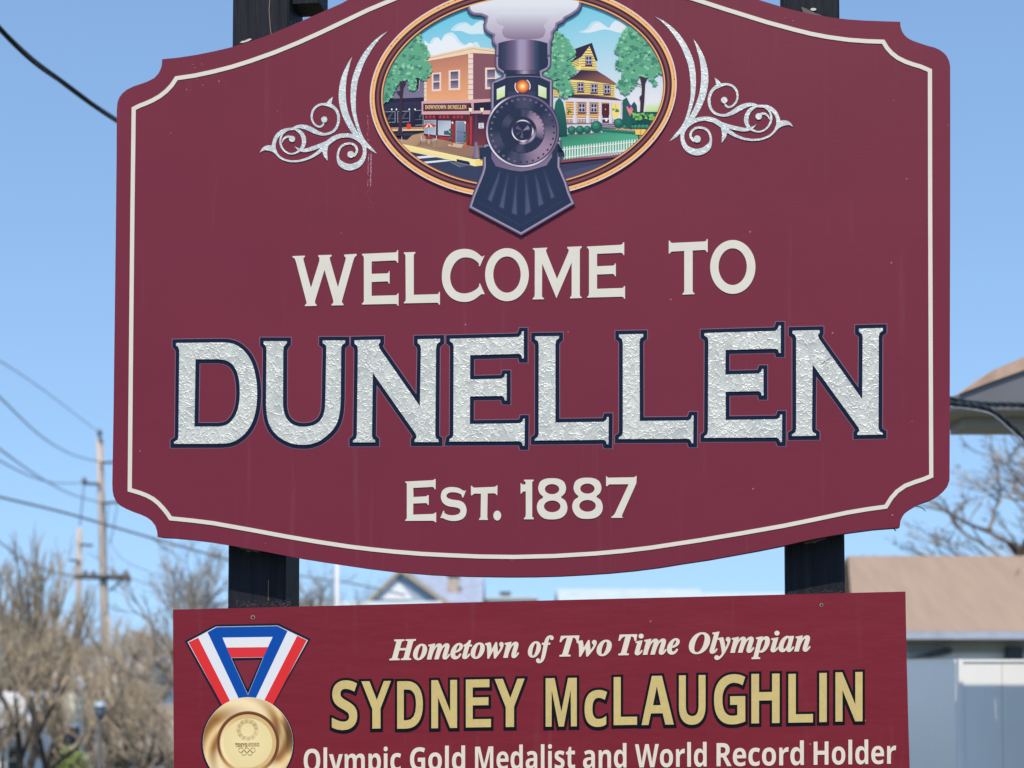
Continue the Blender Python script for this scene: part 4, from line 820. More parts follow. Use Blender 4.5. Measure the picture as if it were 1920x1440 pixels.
GLYPHS = '{"B":{"A":[463,[[0,0,169,482,293,482,463,0,354,0,319,114,144,114,109,0],[170,199,295,199,259,311,251,340,240,375,232,407,223,374,212,336,204,311]]],"D":[497,[[60,0,60,480,211,480,247,478,281,473,313,464,342,453,368,438,391,419,411,398,427,374,441,346,450,315,456,282,458,244,454,187,441,138,419,96,389,61,351,35,306,15,255,4,196,0],[162,84,206,84,270,94,316,123,343,173,353,242,350,279,344,311,333,338,318,359,298,375,275,387,248,394,216,396,162,396]]],"E":[376,[[60,0,60,480,336,480,336,396,162,396,162,291,324,291,324,208,162,208,162,84,336,84,336,0]]],"G":[486,[[262,-7,211,-3,167,9,129,29,97,56,71,92,53,134,43,184,39,240,41,277,46,311,55,342,68,371,84,397,104,420,127,439,153,456,183,469,215,479,251,484,289,486,309,486,327,484,346,482,365,478,383,474,400,469,416,463,432,457,398,375,387,381,375,386,362,390,348,394,334,397,319,400,304,401,289,402,267,400,247,397,229,390,212,381,197,370,183,357,171,342,162,325,154,306,148,285,145,262,144,238,145,216,147,194,151,174,156,155,164,138,173,123,184,110,197,98,212,89,229,83,248,79,269,78,279,78,289,78,297,79,305,80,333,85,333,185,242,185,242,269,433,269,433,21,414,15,394,9,374,5,354,1,333,-3,311,-5,287,-6]]],"H":[514,[[60,0,60,480,162,480,162,291,352,291,352,480,453,480,453,0,352,0,352,207,162,207,162,0]]],"I":[261,[[21,0,21,58,80,85,80,395,21,422,21,480,240,480,240,422,181,395,181,85,240,58,240,0]]],"K":[446,[[60,0,60,480,162,480,162,260,181,288,186,296,192,303,197,310,202,316,332,480,445,480,277,267,446,0,330,0,205,202,162,171,162,0]]],"L":[379,[[60,0,60,480,162,480,162,84,357,84,357,0]]],"M":[633,[[60,0,60,480,199,480,312,113,314,113,435,480,573,480,573,0,478,0,478,227,478,239,478,252,479,265,479,279,481,335,483,375,480,375,357,0,263,0,148,376,145,376,146,369,146,359,147,348,148,336,150,278,151,263,151,249,151,236,151,223,151,0]]],"N":[546,[[60,0,60,480,189,480,397,120,399,120,398,137,397,154,396,170,396,187,395,203,395,220,394,236,394,253,394,480,486,480,486,0,357,0,148,363,145,363,146,346,147,328,149,311,149,294,150,277,151,260,151,243,151,226,151,0]]],"O":[535,[[267,-7,230,-5,196,1,166,11,139,24,115,41,95,61,77,84,63,111,53,140,45,171,40,205,39,241,40,277,45,311,53,342,63,371,77,397,95,420,115,440,139,456,166,470,196,479,230,485,268,487,305,485,339,479,369,470,396,456,420,440,440,420,457,397,471,370,482,341,490,310,494,277,496,240,494,204,490,171,482,139,471,110,457,84,440,61,420,41,396,24,369,11,339,1,305,-5],[267,79,298,81,323,89,344,103,361,122,373,146,382,173,387,205,389,240,387,276,382,308,373,336,361,359,344,378,323,392,298,400,268,402,238,400,212,392,191,378,175,359,162,336,153,308,148,276,146,240,148,205,153,173,162,146,175,122,191,103,212,89,238,81]]],"R":[443,[[60,0,60,480,200,480,246,477,285,471,318,459,345,444,365,424,380,399,389,370,392,336,391,320,388,305,385,291,379,278,372,267,365,256,356,246,346,237,336,229,325,221,314,215,302,209,443,0,330,0,216,184,162,184,162,0],[162,267,195,267,218,268,238,271,254,276,267,283,277,293,283,304,287,318,289,333,287,349,283,362,276,373,266,382,252,388,236,393,216,395,193,396,162,396]]],"S":[370,[[167,-7,130,-5,95,1,62,10,31,22,31,117,48,110,66,103,84,96,102,90,120,84,138,80,156,78,175,77,192,78,207,81,219,85,228,92,235,99,240,108,243,118,244,128,242,141,237,153,229,163,217,172,203,180,187,189,170,198,150,207,142,211,133,215,124,220,114,225,105,231,95,238,86,245,77,253,68,262,61,272,54,282,48,293,43,306,39,319,37,334,36,350,39,380,47,407,61,431,80,450,104,466,131,477,163,484,199,486,217,486,235,484,253,481,270,478,287,473,305,467,323,460,341,453,308,373,292,380,277,385,263,390,249,394,236,397,223,400,209,401,195,402,182,401,170,398,160,394,151,388,144,381,140,373,137,363,136,353,137,341,141,330,149,321,158,313,171,305,187,296,205,287,226,277,244,268,260,259,275,250,289,241,301,231,312,220,321,208,329,196,335,183,340,168,342,151,343,133,340,103,332,76,317,52,297,31,272,15,242,3,206,-4]]],"T":[389,[[144,0,144,395,13,395,13,480,375,480,375,395,245,395,245,0]]],"U":[508,[[252,-7,207,-4,168,5,134,21,107,42,85,68,70,98,60,133,57,171,57,480,158,480,158,186,160,159,165,136,172,117,183,103,196,92,213,85,232,80,255,79,278,80,297,85,314,93,327,105,337,120,344,138,348,161,349,187,349,480,451,480,451,169,449,145,445,122,438,100,429,80,417,61,401,44,384,29,363,16,340,6,313,-1,284,-5]]],"W":[649,[[122,0,0,480,100,480,161,218,163,209,165,200,168,190,170,179,172,167,174,155,177,143,179,132,181,120,182,110,184,101,185,92,186,101,187,110,189,121,191,132,193,143,195,155,197,166,199,177,207,211,277,480,373,480,443,211,444,204,446,197,448,188,450,177,459,132,461,120,462,110,464,101,465,92,466,101,467,110,469,121,471,132,473,144,475,155,477,167,480,179,488,218,549,480,649,480,527,0,412,0,347,252,342,274,335,306,328,339,324,364,324,359,323,354,322,347,321,339,314,307,308,274,302,251,238,0]]],"Y":[419,[[159,0,159,183,0,480,110,480,210,282,310,480,419,480,260,187,260,0]]],"a":[406,[[142,-7,118,-5,97,0,78,9,60,22,46,38,36,58,30,82,28,109,31,137,38,160,51,180,69,196,92,208,120,217,154,223,192,226,256,228,256,244,255,258,252,269,247,279,241,287,232,293,223,297,211,299,199,300,185,300,172,298,159,296,146,292,134,288,121,284,108,279,95,273,62,341,78,348,94,355,110,361,128,365,146,369,165,372,184,374,203,374,238,372,268,366,294,356,316,342,333,324,345,302,353,275,355,244,355,0,285,0,266,50,263,50,251,36,239,24,226,14,214,7,199,1,183,-3,163,-6],[179,66,195,68,209,71,222,77,234,86,243,96,250,109,254,123,256,140,256,170,217,169,195,167,176,164,161,158,150,151,142,142,136,132,132,121,131,109,132,98,134,89,139,82,144,76,152,72,160,69,169,67]]],"c":[345,[[201,-7,163,-4,129,5,100,19,75,39,55,65,41,97,33,136,30,181,32,213,36,242,43,268,53,291,66,311,80,328,97,342,117,353,138,362,160,368,184,372,210,373,228,373,245,372,261,369,276,366,289,362,302,358,314,353,324,349,295,271,283,276,272,280,261,284,251,287,241,289,230,291,220,292,210,293,176,286,152,265,137,230,132,182,134,156,137,134,144,116,153,101,164,89,177,81,193,76,210,75,226,75,240,77,253,79,266,83,278,88,290,93,301,99,313,106,313,21,301,14,290,8,277,3,265,0,252,-3,236,-5,220,-6]]],"d":[425,[[169,-7,139,-4,113,5,90,20,69,41,52,68,40,101,33,139,30,183,33,227,40,265,52,298,69,325,90,346,114,361,141,370,171,373,190,372,207,370,223,365,236,358,248,350,259,341,269,331,277,320,280,320,275,351,274,361,273,372,273,382,273,393,273,510,373,510,373,0,296,0,277,48,273,48,265,37,255,27,245,17,233,9,220,2,204,-3,187,-6],[203,73,223,75,239,79,252,87,262,98,269,112,275,128,278,148,279,171,279,182,278,207,275,229,270,248,263,264,253,276,240,285,223,290,202,292,187,290,173,285,161,276,150,264,142,248,136,229,133,207,132,181,133,156,136,134,142,116,150,100,161,89,173,80,187,75]]],"e":[397,[[218,-7,192,-5,166,-2,143,5,121,14,101,25,83,40,68,56,54,76,44,98,36,123,32,150,30,181,32,212,36,240,42,265,52,288,64,308,78,325,94,340,113,352,133,361,155,368,178,372,203,373,239,371,271,363,300,349,324,330,343,306,357,278,365,245,368,207,368,158,132,158,134,138,139,121,146,105,157,92,170,81,185,74,203,69,223,68,240,68,257,70,273,72,287,75,302,79,317,84,332,90,347,97,347,19,334,13,320,8,305,3,290,0,275,-3,257,-5,239,-6],[134,225,274,225,273,241,269,256,264,269,257,280,247,290,235,297,221,301,204,302,190,301,178,298,166,292,156,283,148,273,141,259,136,243]]],"i":[205,[[103,412,92,413,82,415,72,418,64,423,57,430,52,438,49,449,48,461,49,474,52,485,57,494,64,500,72,505,82,508,92,510,103,510,113,510,123,508,133,505,141,500,148,494,153,485,156,474,157,461,156,449,153,438,148,430,141,423,133,418,123,415,113,413],[52,0,52,367,152,367,152,0]]],"l":[205,[[52,0,52,510,152,510,152,0]]],"m":[660,[[52,0,52,367,129,367,142,320,148,320,157,333,168,344,180,353,194,361,209,366,224,370,239,373,255,373,274,373,292,370,308,366,323,360,336,353,348,344,358,333,366,320,375,320,384,333,395,344,407,353,421,361,436,366,452,370,467,373,483,373,512,371,538,365,559,355,577,342,591,323,601,300,607,272,609,239,609,0,509,0,509,214,506,249,495,274,478,289,454,293,436,292,420,286,407,278,398,265,390,250,385,231,382,209,381,184,381,0,281,0,281,214,277,249,267,274,250,289,226,293,206,292,190,286,178,276,168,262,161,245,156,224,153,200,152,173,152,0]]],"n":[441,[[52,0,52,367,129,367,142,320,148,320,157,333,168,344,181,353,196,361,211,366,227,370,244,373,261,373,289,371,314,365,336,355,355,342,371,323,382,300,389,272,391,239,391,0,291,0,291,214,290,233,287,249,283,263,277,274,269,282,258,289,246,292,232,293,211,292,193,286,179,276,169,262,162,245,157,224,154,200,152,173,152,0]]],"o":[416,[[207,-7,182,-5,159,-1,137,6,116,15,97,28,80,43,66,60,53,80,43,103,36,128,32,155,30,184,33,227,42,265,57,297,78,324,104,346,134,361,169,370,209,373,234,372,258,368,280,361,300,351,319,339,336,324,350,307,363,287,373,265,380,240,384,213,385,184,382,141,373,103,358,70,337,43,311,21,281,6,246,-4],[208,74,227,76,242,81,255,90,266,102,273,117,279,136,282,158,283,184,282,210,279,232,273,250,266,266,255,278,242,286,226,291,208,293,189,291,173,286,160,278,150,266,142,250,137,232,133,210,132,184,133,158,137,136,142,117,150,102,160,90,174,81,189,76]]],"p":[425,[[52,-161,52,367,134,367,148,319,152,319,160,330,170,340,180,349,192,357,205,364,221,369,238,372,257,373,286,370,312,361,336,346,357,325,373,299,385,266,393,228,395,184,392,140,385,102,373,69,355,42,334,21,310,5,283,-4,254,-7,235,-6,218,-3,203,1,191,8,180,15,169,23,160,31,152,40,147,40,149,26,151,13,152,-1,152,-13,152,-161],[226,75,242,76,255,82,267,91,276,103,284,119,289,138,292,160,293,185,289,233,276,266,254,287,224,293,206,292,191,287,179,280,170,269,163,256,157,239,154,219,152,195,152,185,153,160,156,138,161,119,168,103,178,91,190,82,206,76]]],"r":[305,[[52,0,52,367,128,367,143,305,148,305,157,319,167,331,179,343,192,353,207,362,222,368,239,372,257,373,275,373,291,371,283,277,270,279,254,280,241,279,229,278,217,275,205,271,194,266,184,259,175,251,167,242,161,231,156,218,153,203,152,187,152,0]]],"s":[334,[[152,-7,133,-6,116,-5,100,-4,86,-2,72,1,58,5,45,9,31,15,31,97,46,91,62,85,78,80,95,75,111,71,127,69,142,67,155,66,169,67,180,69,190,71,197,75,203,80,206,85,209,91,210,98,209,103,208,107,207,111,204,115,201,119,197,123,190,127,183,132,173,137,161,142,147,149,130,156,114,163,99,171,86,178,74,185,64,193,55,201,47,210,41,220,36,231,33,243,31,257,30,271,33,295,40,316,53,334,70,348,91,359,116,367,144,372,175,373,192,373,209,372,225,370,240,367,256,363,272,358,288,352,304,345,274,273,261,278,248,283,235,288,223,292,211,295,199,298,186,299,174,300,155,298,141,293,132,286,130,275,130,271,131,267,133,263,135,260,139,256,144,252,150,248,157,244,167,240,178,235,191,229,206,223,221,217,236,210,249,203,261,196,271,189,281,181,289,172,296,162,301,151,305,139,307,124,308,109,306,83,298,60,286,40,269,23,247,10,220,1,188,-5]]],"t":[291,[[178,-7,162,-6,147,-4,133,-1,119,4,107,10,96,19,86,29,78,41,72,56,67,73,64,93,63,115,63,291,15,291,15,334,71,367,99,445,163,445,163,367,266,367,266,291,163,291,163,115,164,105,166,97,170,89,175,84,182,79,189,76,198,74,207,73,215,73,223,74,231,75,239,77,247,78,255,80,262,82,270,85,270,10,261,7,252,4,241,1,230,-2,218,-4,205,-5,192,-6]]],"y":[382,[[74,-161,66,-161,58,-161,51,-160,45,-160,23,-156,23,-77,41,-79,46,-80,51,-80,57,-81,62,-81,77,-79,91,-76,102,-70,112,-61,121,-51,129,-40,135,-28,140,-15,146,3,0,367,109,367,179,161,181,153,183,145,185,138,187,130,188,122,189,114,190,105,191,97,193,97,194,105,195,114,197,122,198,130,200,138,202,145,205,153,207,161,275,367,382,367,227,-47,215,-74,201,-97,185,-117,166,-133,145,-145,123,-154,99,-159]]]},"T":{"H":[508,[[-34,0,-34,15,-24,16,-15,17,-7,18,0,20,7,24,12,28,18,34,22,41,26,49,31,59,35,71,39,85,115,369,119,387,120,404,120,411,117,417,114,422,109,426,102,430,94,432,84,434,73,435,73,451,283,451,283,435,273,434,264,433,256,431,249,429,243,426,237,421,232,416,228,409,224,401,220,391,216,379,212,365,181,252,341,252,373,369,375,378,377,388,378,396,378,404,377,411,375,417,372,422,367,426,360,430,352,432,342,434,330,435,330,451,541,451,541,435,531,434,522,433,515,432,508,430,502,427,496,423,491,418,487,412,482,404,478,394,474,382,470,369,394,82,391,71,389,61,388,54,388,48,388,40,390,34,394,28,399,24,405,21,413,18,423,16,435,15,435,0,224,0,224,15,234,16,243,17,251,18,258,20,265,24,270,28,275,34,280,41,284,49,289,59,293,71,297,85,333,221,173,221,136,82,133,71,131,61,130,53,130,47,133,34,141,24,156,18,177,15,177,0]]],"O":[478,[[179,-11,144,-9,113,0,86,13,62,33,43,57,30,85,22,117,19,154,20,178,24,203,30,228,38,253,48,277,61,301,75,324,90,346,107,367,126,386,145,403,165,419,197,438,230,452,264,460,299,463,334,460,366,452,394,438,417,419,436,395,450,368,458,336,461,300,460,275,456,250,451,225,443,200,433,175,421,151,407,128,392,105,374,84,356,65,336,48,315,32,282,13,249,-1,214,-9],[184,13,206,16,227,25,248,40,267,60,285,87,303,118,319,155,334,197,346,240,355,279,361,316,363,350,362,370,358,388,352,404,345,416,335,426,323,434,309,438,294,439,281,438,268,435,256,429,244,420,232,410,220,398,209,385,198,370,186,351,175,331,165,310,155,287,146,263,138,239,132,215,126,191,121,168,118,145,116,123,116,103,117,82,120,64,126,48,133,36,143,26,155,18,169,14]]],"T":[403,[[44,0,44,17,57,18,68,20,78,23,86,27,93,33,98,40,103,49,107,60,205,427,194,427,175,426,156,421,138,413,120,402,103,388,88,371,75,352,64,330,47,330,72,451,437,451,418,322,399,322,391,368,374,400,347,420,311,426,306,426,208,63,206,59,205,54,205,50,205,46,206,39,208,33,211,28,216,25,222,22,230,20,240,18,253,17,253,0]]],"a":[336,[[53,-9,38,-7,24,-3,12,4,1,14,-8,26,-14,40,-18,56,-19,73,-18,91,-15,109,-11,128,-5,147,2,166,11,184,21,202,32,220,44,236,57,251,70,264,84,276,105,291,126,301,146,308,165,310,184,307,198,299,208,285,214,265,225,303,297,303,241,108,232,74,230,68,229,63,229,59,228,56,229,49,231,44,234,41,238,40,248,43,259,52,271,67,285,87,300,78,274,40,248,13,223,-3,197,-9,179,-6,166,2,158,15,155,34,157,52,162,75,149,55,137,38,124,24,111,12,98,3,84,-4,69,-7],[93,41,100,42,108,45,116,49,124,56,131,64,139,73,146,83,152,95,159,107,165,120,171,133,176,147,181,161,186,175,189,188,192,202,195,215,197,227,198,238,198,248,196,262,192,272,183,279,172,281,164,280,157,276,149,271,141,264,133,254,125,244,117,232,109,219,102,205,95,190,89,175,83,159,79,147,75,136,72,125,70,115,68,106,66,97,65,89,65,81,67,63,72,51,81,43]]],"e":[269,[[87,-9,66,-8,47,-2,31,6,16,19,4,34,-4,53,-9,74,-11,98,-10,116,-7,135,-1,153,6,172,15,190,25,207,36,224,49,240,63,255,78,268,93,280,109,290,126,299,143,305,159,308,176,310,192,309,207,305,219,300,230,293,238,284,244,273,248,261,249,248,246,228,238,209,225,191,207,174,183,158,153,144,119,133,79,124,77,115,76,106,75,97,75,88,75,77,78,66,82,57,87,50,94,44,102,39,111,36,122,36,141,39,159,51,177,69,195,95,214,83,188,43,158,14,125,-4],[84,146,99,151,114,156,128,163,140,171,152,180,163,190,172,201,179,212,185,224,190,236,193,248,193,260,193,266,192,272,190,276,187,280,184,283,180,286,176,287,171,287,160,285,149,278,137,267,126,252,114,232,103,207,93,179]]],"f":[193,[[-66,-139,-78,-138,-90,-135,-100,-130,-108,-124,-116,-115,-121,-106,-124,-96,-125,-85,-124,-77,-123,-70,-120,-64,-116,-58,-110,-54,-105,-50,-98,-48,-91,-48,-84,-48,-78,-50,-73,-52,-69,-56,-65,-61,-62,-66,-60,-72,-60,-79,-60,-84,-61,-89,-63,-94,-65,-97,-71,-107,-70,-111,-68,-114,-64,-116,-59,-117,-52,-116,-46,-113,-40,-109,-34,-102,-29,-95,-24,-86,-19,-76,-15,-65,-10,-51,-5,-35,0,-17,4,3,9,25,15,49,20,76,26,104,60,275,13,275,19,303,66,303,78,342,92,376,107,405,126,428,145,447,166,460,188,468,212,470,227,469,241,467,253,462,264,456,272,448,277,439,281,429,282,418,280,402,273,391,262,384,247,381,241,382,235,384,229,387,224,391,220,396,217,401,215,407,214,413,215,418,216,422,217,426,220,430,222,433,224,437,225,439,225,442,224,445,222,447,219,449,214,449,204,447,195,441,186,430,178,415,170,395,161,369,153,339,144,303,201,303,197,275,140,275,105,113,96,72,86,35,76,1,65,-29,53,-55,40,-77,26,-96,11,-112,-5,-124,-24,-132,-44,-137]]],"i":[194,[[132,371,123,372,114,375,107,379,100,384,94,391,90,398,88,407,87,416,88,425,90,433,94,441,100,447,107,453,114,457,123,459,132,460,140,459,149,457,156,453,163,447,169,441,173,433,175,425,176,416,175,407,173,398,169,391,163,384,156,379,149,375,140,372],[49,-8,38,-7,29,-5,20,-1,13,5,8,12,4,21,1,30,1,41,1,46,2,51,3,57,4,64,10,87,44,211,51,237,52,242,52,246,53,250,53,254,51,262,46,268,38,271,26,273,19,273,19,289,37,292,55,294,72,296,89,299,105,302,120,304,135,307,150,310,89,85,87,76,85,68,84,61,84,55,85,49,87,46,90,43,95,42,104,45,115,54,127,69,142,90,155,81,129,42,103,14,76,-3]]],"l":[173,[[40,-9,29,-9,19,-6,10,-2,3,3,-3,10,-7,19,-9,29,-10,40,-10,45,-9,50,-9,56,-8,61,-2,85,77,371,81,387,84,399,86,408,87,414,85,423,80,428,71,432,58,433,52,433,52,450,88,455,122,460,153,465,183,470,79,86,75,69,73,54,73,48,75,44,79,42,83,41,93,44,104,53,116,68,131,89,144,79,131,58,118,39,105,24,93,12,81,3,68,-4,54,-8]]],"m":[525,[[380,-8,360,-5,346,4,338,20,335,42,336,50,337,60,339,71,343,85,347,100,352,116,358,134,364,154,387,222,389,230,391,237,393,243,393,247,392,253,390,258,386,260,380,261,366,258,351,249,335,234,318,214,301,186,284,152,267,111,250,62,230,0,152,0,220,222,223,231,224,238,225,243,226,247,225,253,222,258,218,260,213,261,204,260,196,257,186,251,177,244,167,234,157,222,147,207,136,190,126,172,116,152,107,130,97,107,89,83,80,57,73,29,66,0,-14,0,42,211,45,220,47,227,48,234,50,240,52,254,50,262,45,268,36,271,24,273,18,273,17,289,47,293,80,298,114,304,151,310,116,193,135,221,153,245,170,265,187,281,203,294,220,303,238,308,256,310,278,306,294,297,303,282,306,260,306,252,304,242,302,231,299,217,315,239,330,258,346,274,361,287,376,297,391,304,406,308,422,310,444,306,460,297,470,282,473,260,471,244,468,224,461,199,452,171,420,76,417,66,416,58,416,52,418,47,422,45,426,44,431,44,436,47,441,51,446,56,457,70,471,91,486,81,472,60,459,42,446,27,433,14,421,4,407,-3,394,-7]]],"n":[357,[[213,-9,193,-6,179,3,171,19,168,41,168,49,170,59,172,71,175,84,179,99,184,115,190,133,197,153,220,222,223,230,224,237,225,242,226,246,225,253,222,257,218,260,213,261,195,256,176,243,157,221,136,190,126,172,116,152,107,130,97,107,89,83,80,57,73,29,66,0,-14,0,42,211,45,220,47,227,48,234,50,240,52,254,50,262,45,268,36,271,24,273,18,273,17,289,47,293,80,298,114,304,151,310,116,193,135,221,153,245,170,265,187,281,203,294,220,303,238,308,256,310,278,306,294,297,303,281,306,259,306,253,305,246,303,237,301,226,298,214,295,201,290,186,285,170,269,122,258,87,251,66,248,57,249,51,251,47,255,44,260,43,265,44,269,46,274,50,279,55,284,62,290,70,297,79,304,90,319,80,305,59,291,41,278,26,266,13,253,3,240,-4,227,-8]]],"o":[316,[[96,-9,74,-8,54,-2,36,7,20,20,7,36,-3,54,-8,75,-10,98,-9,117,-6,135,-1,154,6,172,14,191,24,208,35,225,48,241,62,256,76,269,91,281,107,291,124,299,141,305,158,308,175,310,200,308,221,302,240,294,256,281,269,265,278,247,283,226,285,203,284,185,281,167,276,148,270,130,261,112,252,94,241,77,228,61,215,46,200,33,185,21,168,10,151,2,133,-5,115,-8],[103,13,111,14,119,18,126,23,134,30,141,39,148,50,155,61,162,74,168,88,174,102,179,116,184,132,189,147,193,162,197,177,200,191,202,205,204,218,205,230,206,240,203,261,197,276,187,285,172,288,164,287,157,284,149,279,141,272,134,263,127,253,120,242,113,229,107,216,101,202,95,187,90,172,86,157,82,141,78,126,75,111,72,97,71,83,70,70,69,58,71,39,78,25,88,16]]],"p":[330,[[-79,-139,-79,-121,-70,-120,-63,-119,-56,-117,-51,-114,-47,-110,-43,-106,-40,-101,-37,-95,-35,-90,-33,-83,-31,-77,-30,-71,48,228,49,235,51,241,51,247,52,253,51,258,50,263,47,267,44,269,39,271,33,272,25,273,16,273,16,290,85,300,101,303,116,305,130,307,144,310,124,242,150,271,176,293,202,305,228,310,243,308,257,304,268,297,279,288,287,276,293,261,296,244,298,224,297,204,294,184,289,163,282,143,273,122,263,103,252,85,239,67,225,50,211,36,196,23,180,11,164,2,147,-4,131,-8,114,-9,101,-8,90,-6,79,-1,69,6,48,-69,47,-75,45,-82,45,-89,44,-97,45,-103,47,-109,50,-113,54,-116,59,-118,66,-119,75,-121,86,-122,86,-139],[102,15,110,16,119,19,127,24,135,31,143,39,151,49,158,59,165,71,172,84,178,97,184,111,190,125,195,139,200,153,204,166,207,179,210,192,212,203,213,214,214,224,213,232,212,240,209,247,206,252,202,256,198,259,193,261,187,262,163,254,141,232,121,195,103,142,86,78,82,65,80,53,78,44,78,38,79,28,84,20,92,16]]],"t":[185,[[30,-9,10,-6,-4,3,-13,18,-15,39,-14,52,-11,70,45,273,13,273,13,297,47,312,79,334,108,363,134,398,162,398,134,300,187,300,179,273,126,273,77,103,70,77,69,71,68,66,67,61,67,56,68,50,70,45,73,42,77,41,86,44,98,54,112,71,128,95,144,85,130,63,116,44,102,28,88,14,74,4,60,-3,45,-8]]],"w":[420,[[48,-10,48,25,48,62,47,96,46,127,45,154,44,178,42,198,40,214,38,228,33,249,25,263,16,272,5,274,-1,273,-2,291,97,310,106,298,113,265,120,209,124,132,229,310,246,310,267,87,277,98,286,109,295,120,303,130,310,140,317,150,322,159,327,167,331,176,335,183,339,190,341,196,343,202,345,206,346,211,346,214,345,220,342,227,337,234,330,240,323,248,318,255,315,263,314,271,315,279,317,287,320,293,325,300,331,305,337,308,345,310,353,311,362,310,370,308,377,304,383,298,388,291,391,283,393,274,394,264,384,222,356,168,310,102,245,25,216,-9,197,-10,179,179,68,-9]]],"y":[281,[[-30,-140,-41,-140,-51,-137,-59,-134,-66,-129,-72,-122,-77,-115,-79,-108,-80,-99,-79,-91,-77,-84,-73,-78,-69,-72,-62,-67,-56,-64,-49,-62,-41,-61,-34,-62,-26,-64,-18,-68,-8,-73,1,-78,9,-82,15,-85,20,-85,24,-85,28,-83,33,-81,38,-77,43,-73,48,-68,53,-62,58,-56,63,-50,68,-43,72,-37,76,-30,79,-24,81,-17,82,-12,83,-6,82,0,82,8,81,18,79,30,77,43,75,58,73,73,70,90,67,107,64,123,61,140,58,156,54,172,51,187,48,201,44,213,41,224,38,234,35,243,33,251,30,257,28,262,26,266,24,269,20,273,14,275,7,277,-1,277,-9,276,-9,294,-1,295,7,296,15,297,22,298,29,300,36,301,42,302,48,304,58,306,68,308,77,309,85,310,92,306,99,296,106,278,112,254,127,181,132,158,137,132,142,105,148,75,173,122,191,160,201,190,205,211,204,218,200,225,195,232,187,238,178,244,173,252,169,260,168,269,169,277,171,285,174,292,179,298,185,303,193,307,201,309,210,310,219,309,227,307,234,303,240,298,244,291,248,284,250,275,251,265,250,256,248,245,245,233,241,219,235,204,229,187,222,170,214,152,205,133,195,113,185,94,174,74,163,54,151,34,139,15,126,-5,113,-23,100,-41,87,-58,74,-74,60,-88,47,-101,33,-112,20,-122,7,-130,-5,-136,-18,-139]]]},"S":{"D":[496,[[20,0,20,17,47,21,63,30,71,46,74,75,74,374,71,407,61,426,43,435,15,439,15,455,222,455,328,441,405,396,452,325,468,228,408,57,228,0],[222,24,279,37,319,75,343,139,351,229,319,382,223,433,202,431,190,423,184,409,182,385,182,72,184,48,190,34,202,27]]],"E":[442,[[14,0,14,17,44,20,62,30,72,48,75,78,75,369,72,405,62,425,44,435,16,439,16,455,399,455,399,320,383,320,369,373,340,406,295,424,232,430,213,430,200,428,191,424,186,417,184,405,183,388,183,246,193,246,232,252,259,269,277,300,288,345,304,345,304,118,287,118,282,154,273,181,259,201,241,213,216,220,185,222,183,222,183,67,185,47,192,35,206,29,230,28,276,30,313,39,345,53,371,75,393,105,411,143,430,143,402,0]]],"L":[426,[[15,0,15,17,45,22,62,32,72,50,75,81,75,379,71,407,62,425,44,434,16,439,16,455,250,455,250,439,226,437,208,434,196,427,188,416,183,401,182,379,182,83,183,62,185,47,191,37,200,31,214,28,234,28,278,31,315,40,345,56,370,80,391,112,409,154,427,154,402,0]]],"N":[494,[[403,-11,107,350,107,79,110,49,119,31,136,21,167,17,167,0,18,0,18,17,39,19,54,23,65,30,71,41,75,57,76,79,76,388,49,421,36,433,28,436,18,439,18,455,156,455,391,169,391,377,390,399,386,414,379,425,369,431,353,436,331,439,331,455,480,455,480,439,450,434,433,425,425,407,422,377,422,-11]]],"O":[525,[[261,-11,213,-6,169,7,129,29,94,58,66,93,45,134,32,179,28,228,32,276,45,321,66,362,95,397,130,426,170,448,216,462,265,466,313,462,357,448,397,427,431,399,459,364,481,323,494,277,498,228,494,179,481,134,459,93,430,58,395,29,355,7,310,-6],[265,12,351,66,379,228,371,321,348,389,310,430,260,443,174,389,145,228,153,135,177,67,215,26]]],"T":[423,[[92,0,92,17,123,21,142,31,152,50,156,81,156,433,149,433,102,426,65,403,41,367,29,318,11,318,11,455,410,455,410,317,394,317,357,404,269,433,263,433,263,81,267,49,276,30,296,21,328,17,328,0]]],"U":[492,[[248,-13,168,-2,114,29,83,81,73,155,73,379,70,406,61,424,43,434,15,439,15,455,240,455,240,439,219,436,202,432,192,425,185,415,182,400,181,379,181,140,186,88,203,51,232,29,275,22,363,56,392,159,392,378,389,406,379,423,360,433,328,439,328,455,474,455,474,439,448,432,433,421,425,404,422,378,422,181,412,92,380,32,325,-2]]],"W":[611,[[171,-11,32,393,24,413,15,427,3,435,-15,439,-15,455,181,455,181,439,162,437,150,432,143,423,140,410,142,394,148,373,223,153,301,353,286,399,278,418,267,429,252,435,229,439,229,455,439,455,439,439,404,432,393,412,394,401,399,386,474,166,541,369,547,391,549,406,546,421,538,430,524,436,503,439,503,455,624,455,624,439,607,433,594,421,584,404,575,379,446,-11,428,-11,316,309,190,-11]]]}}'
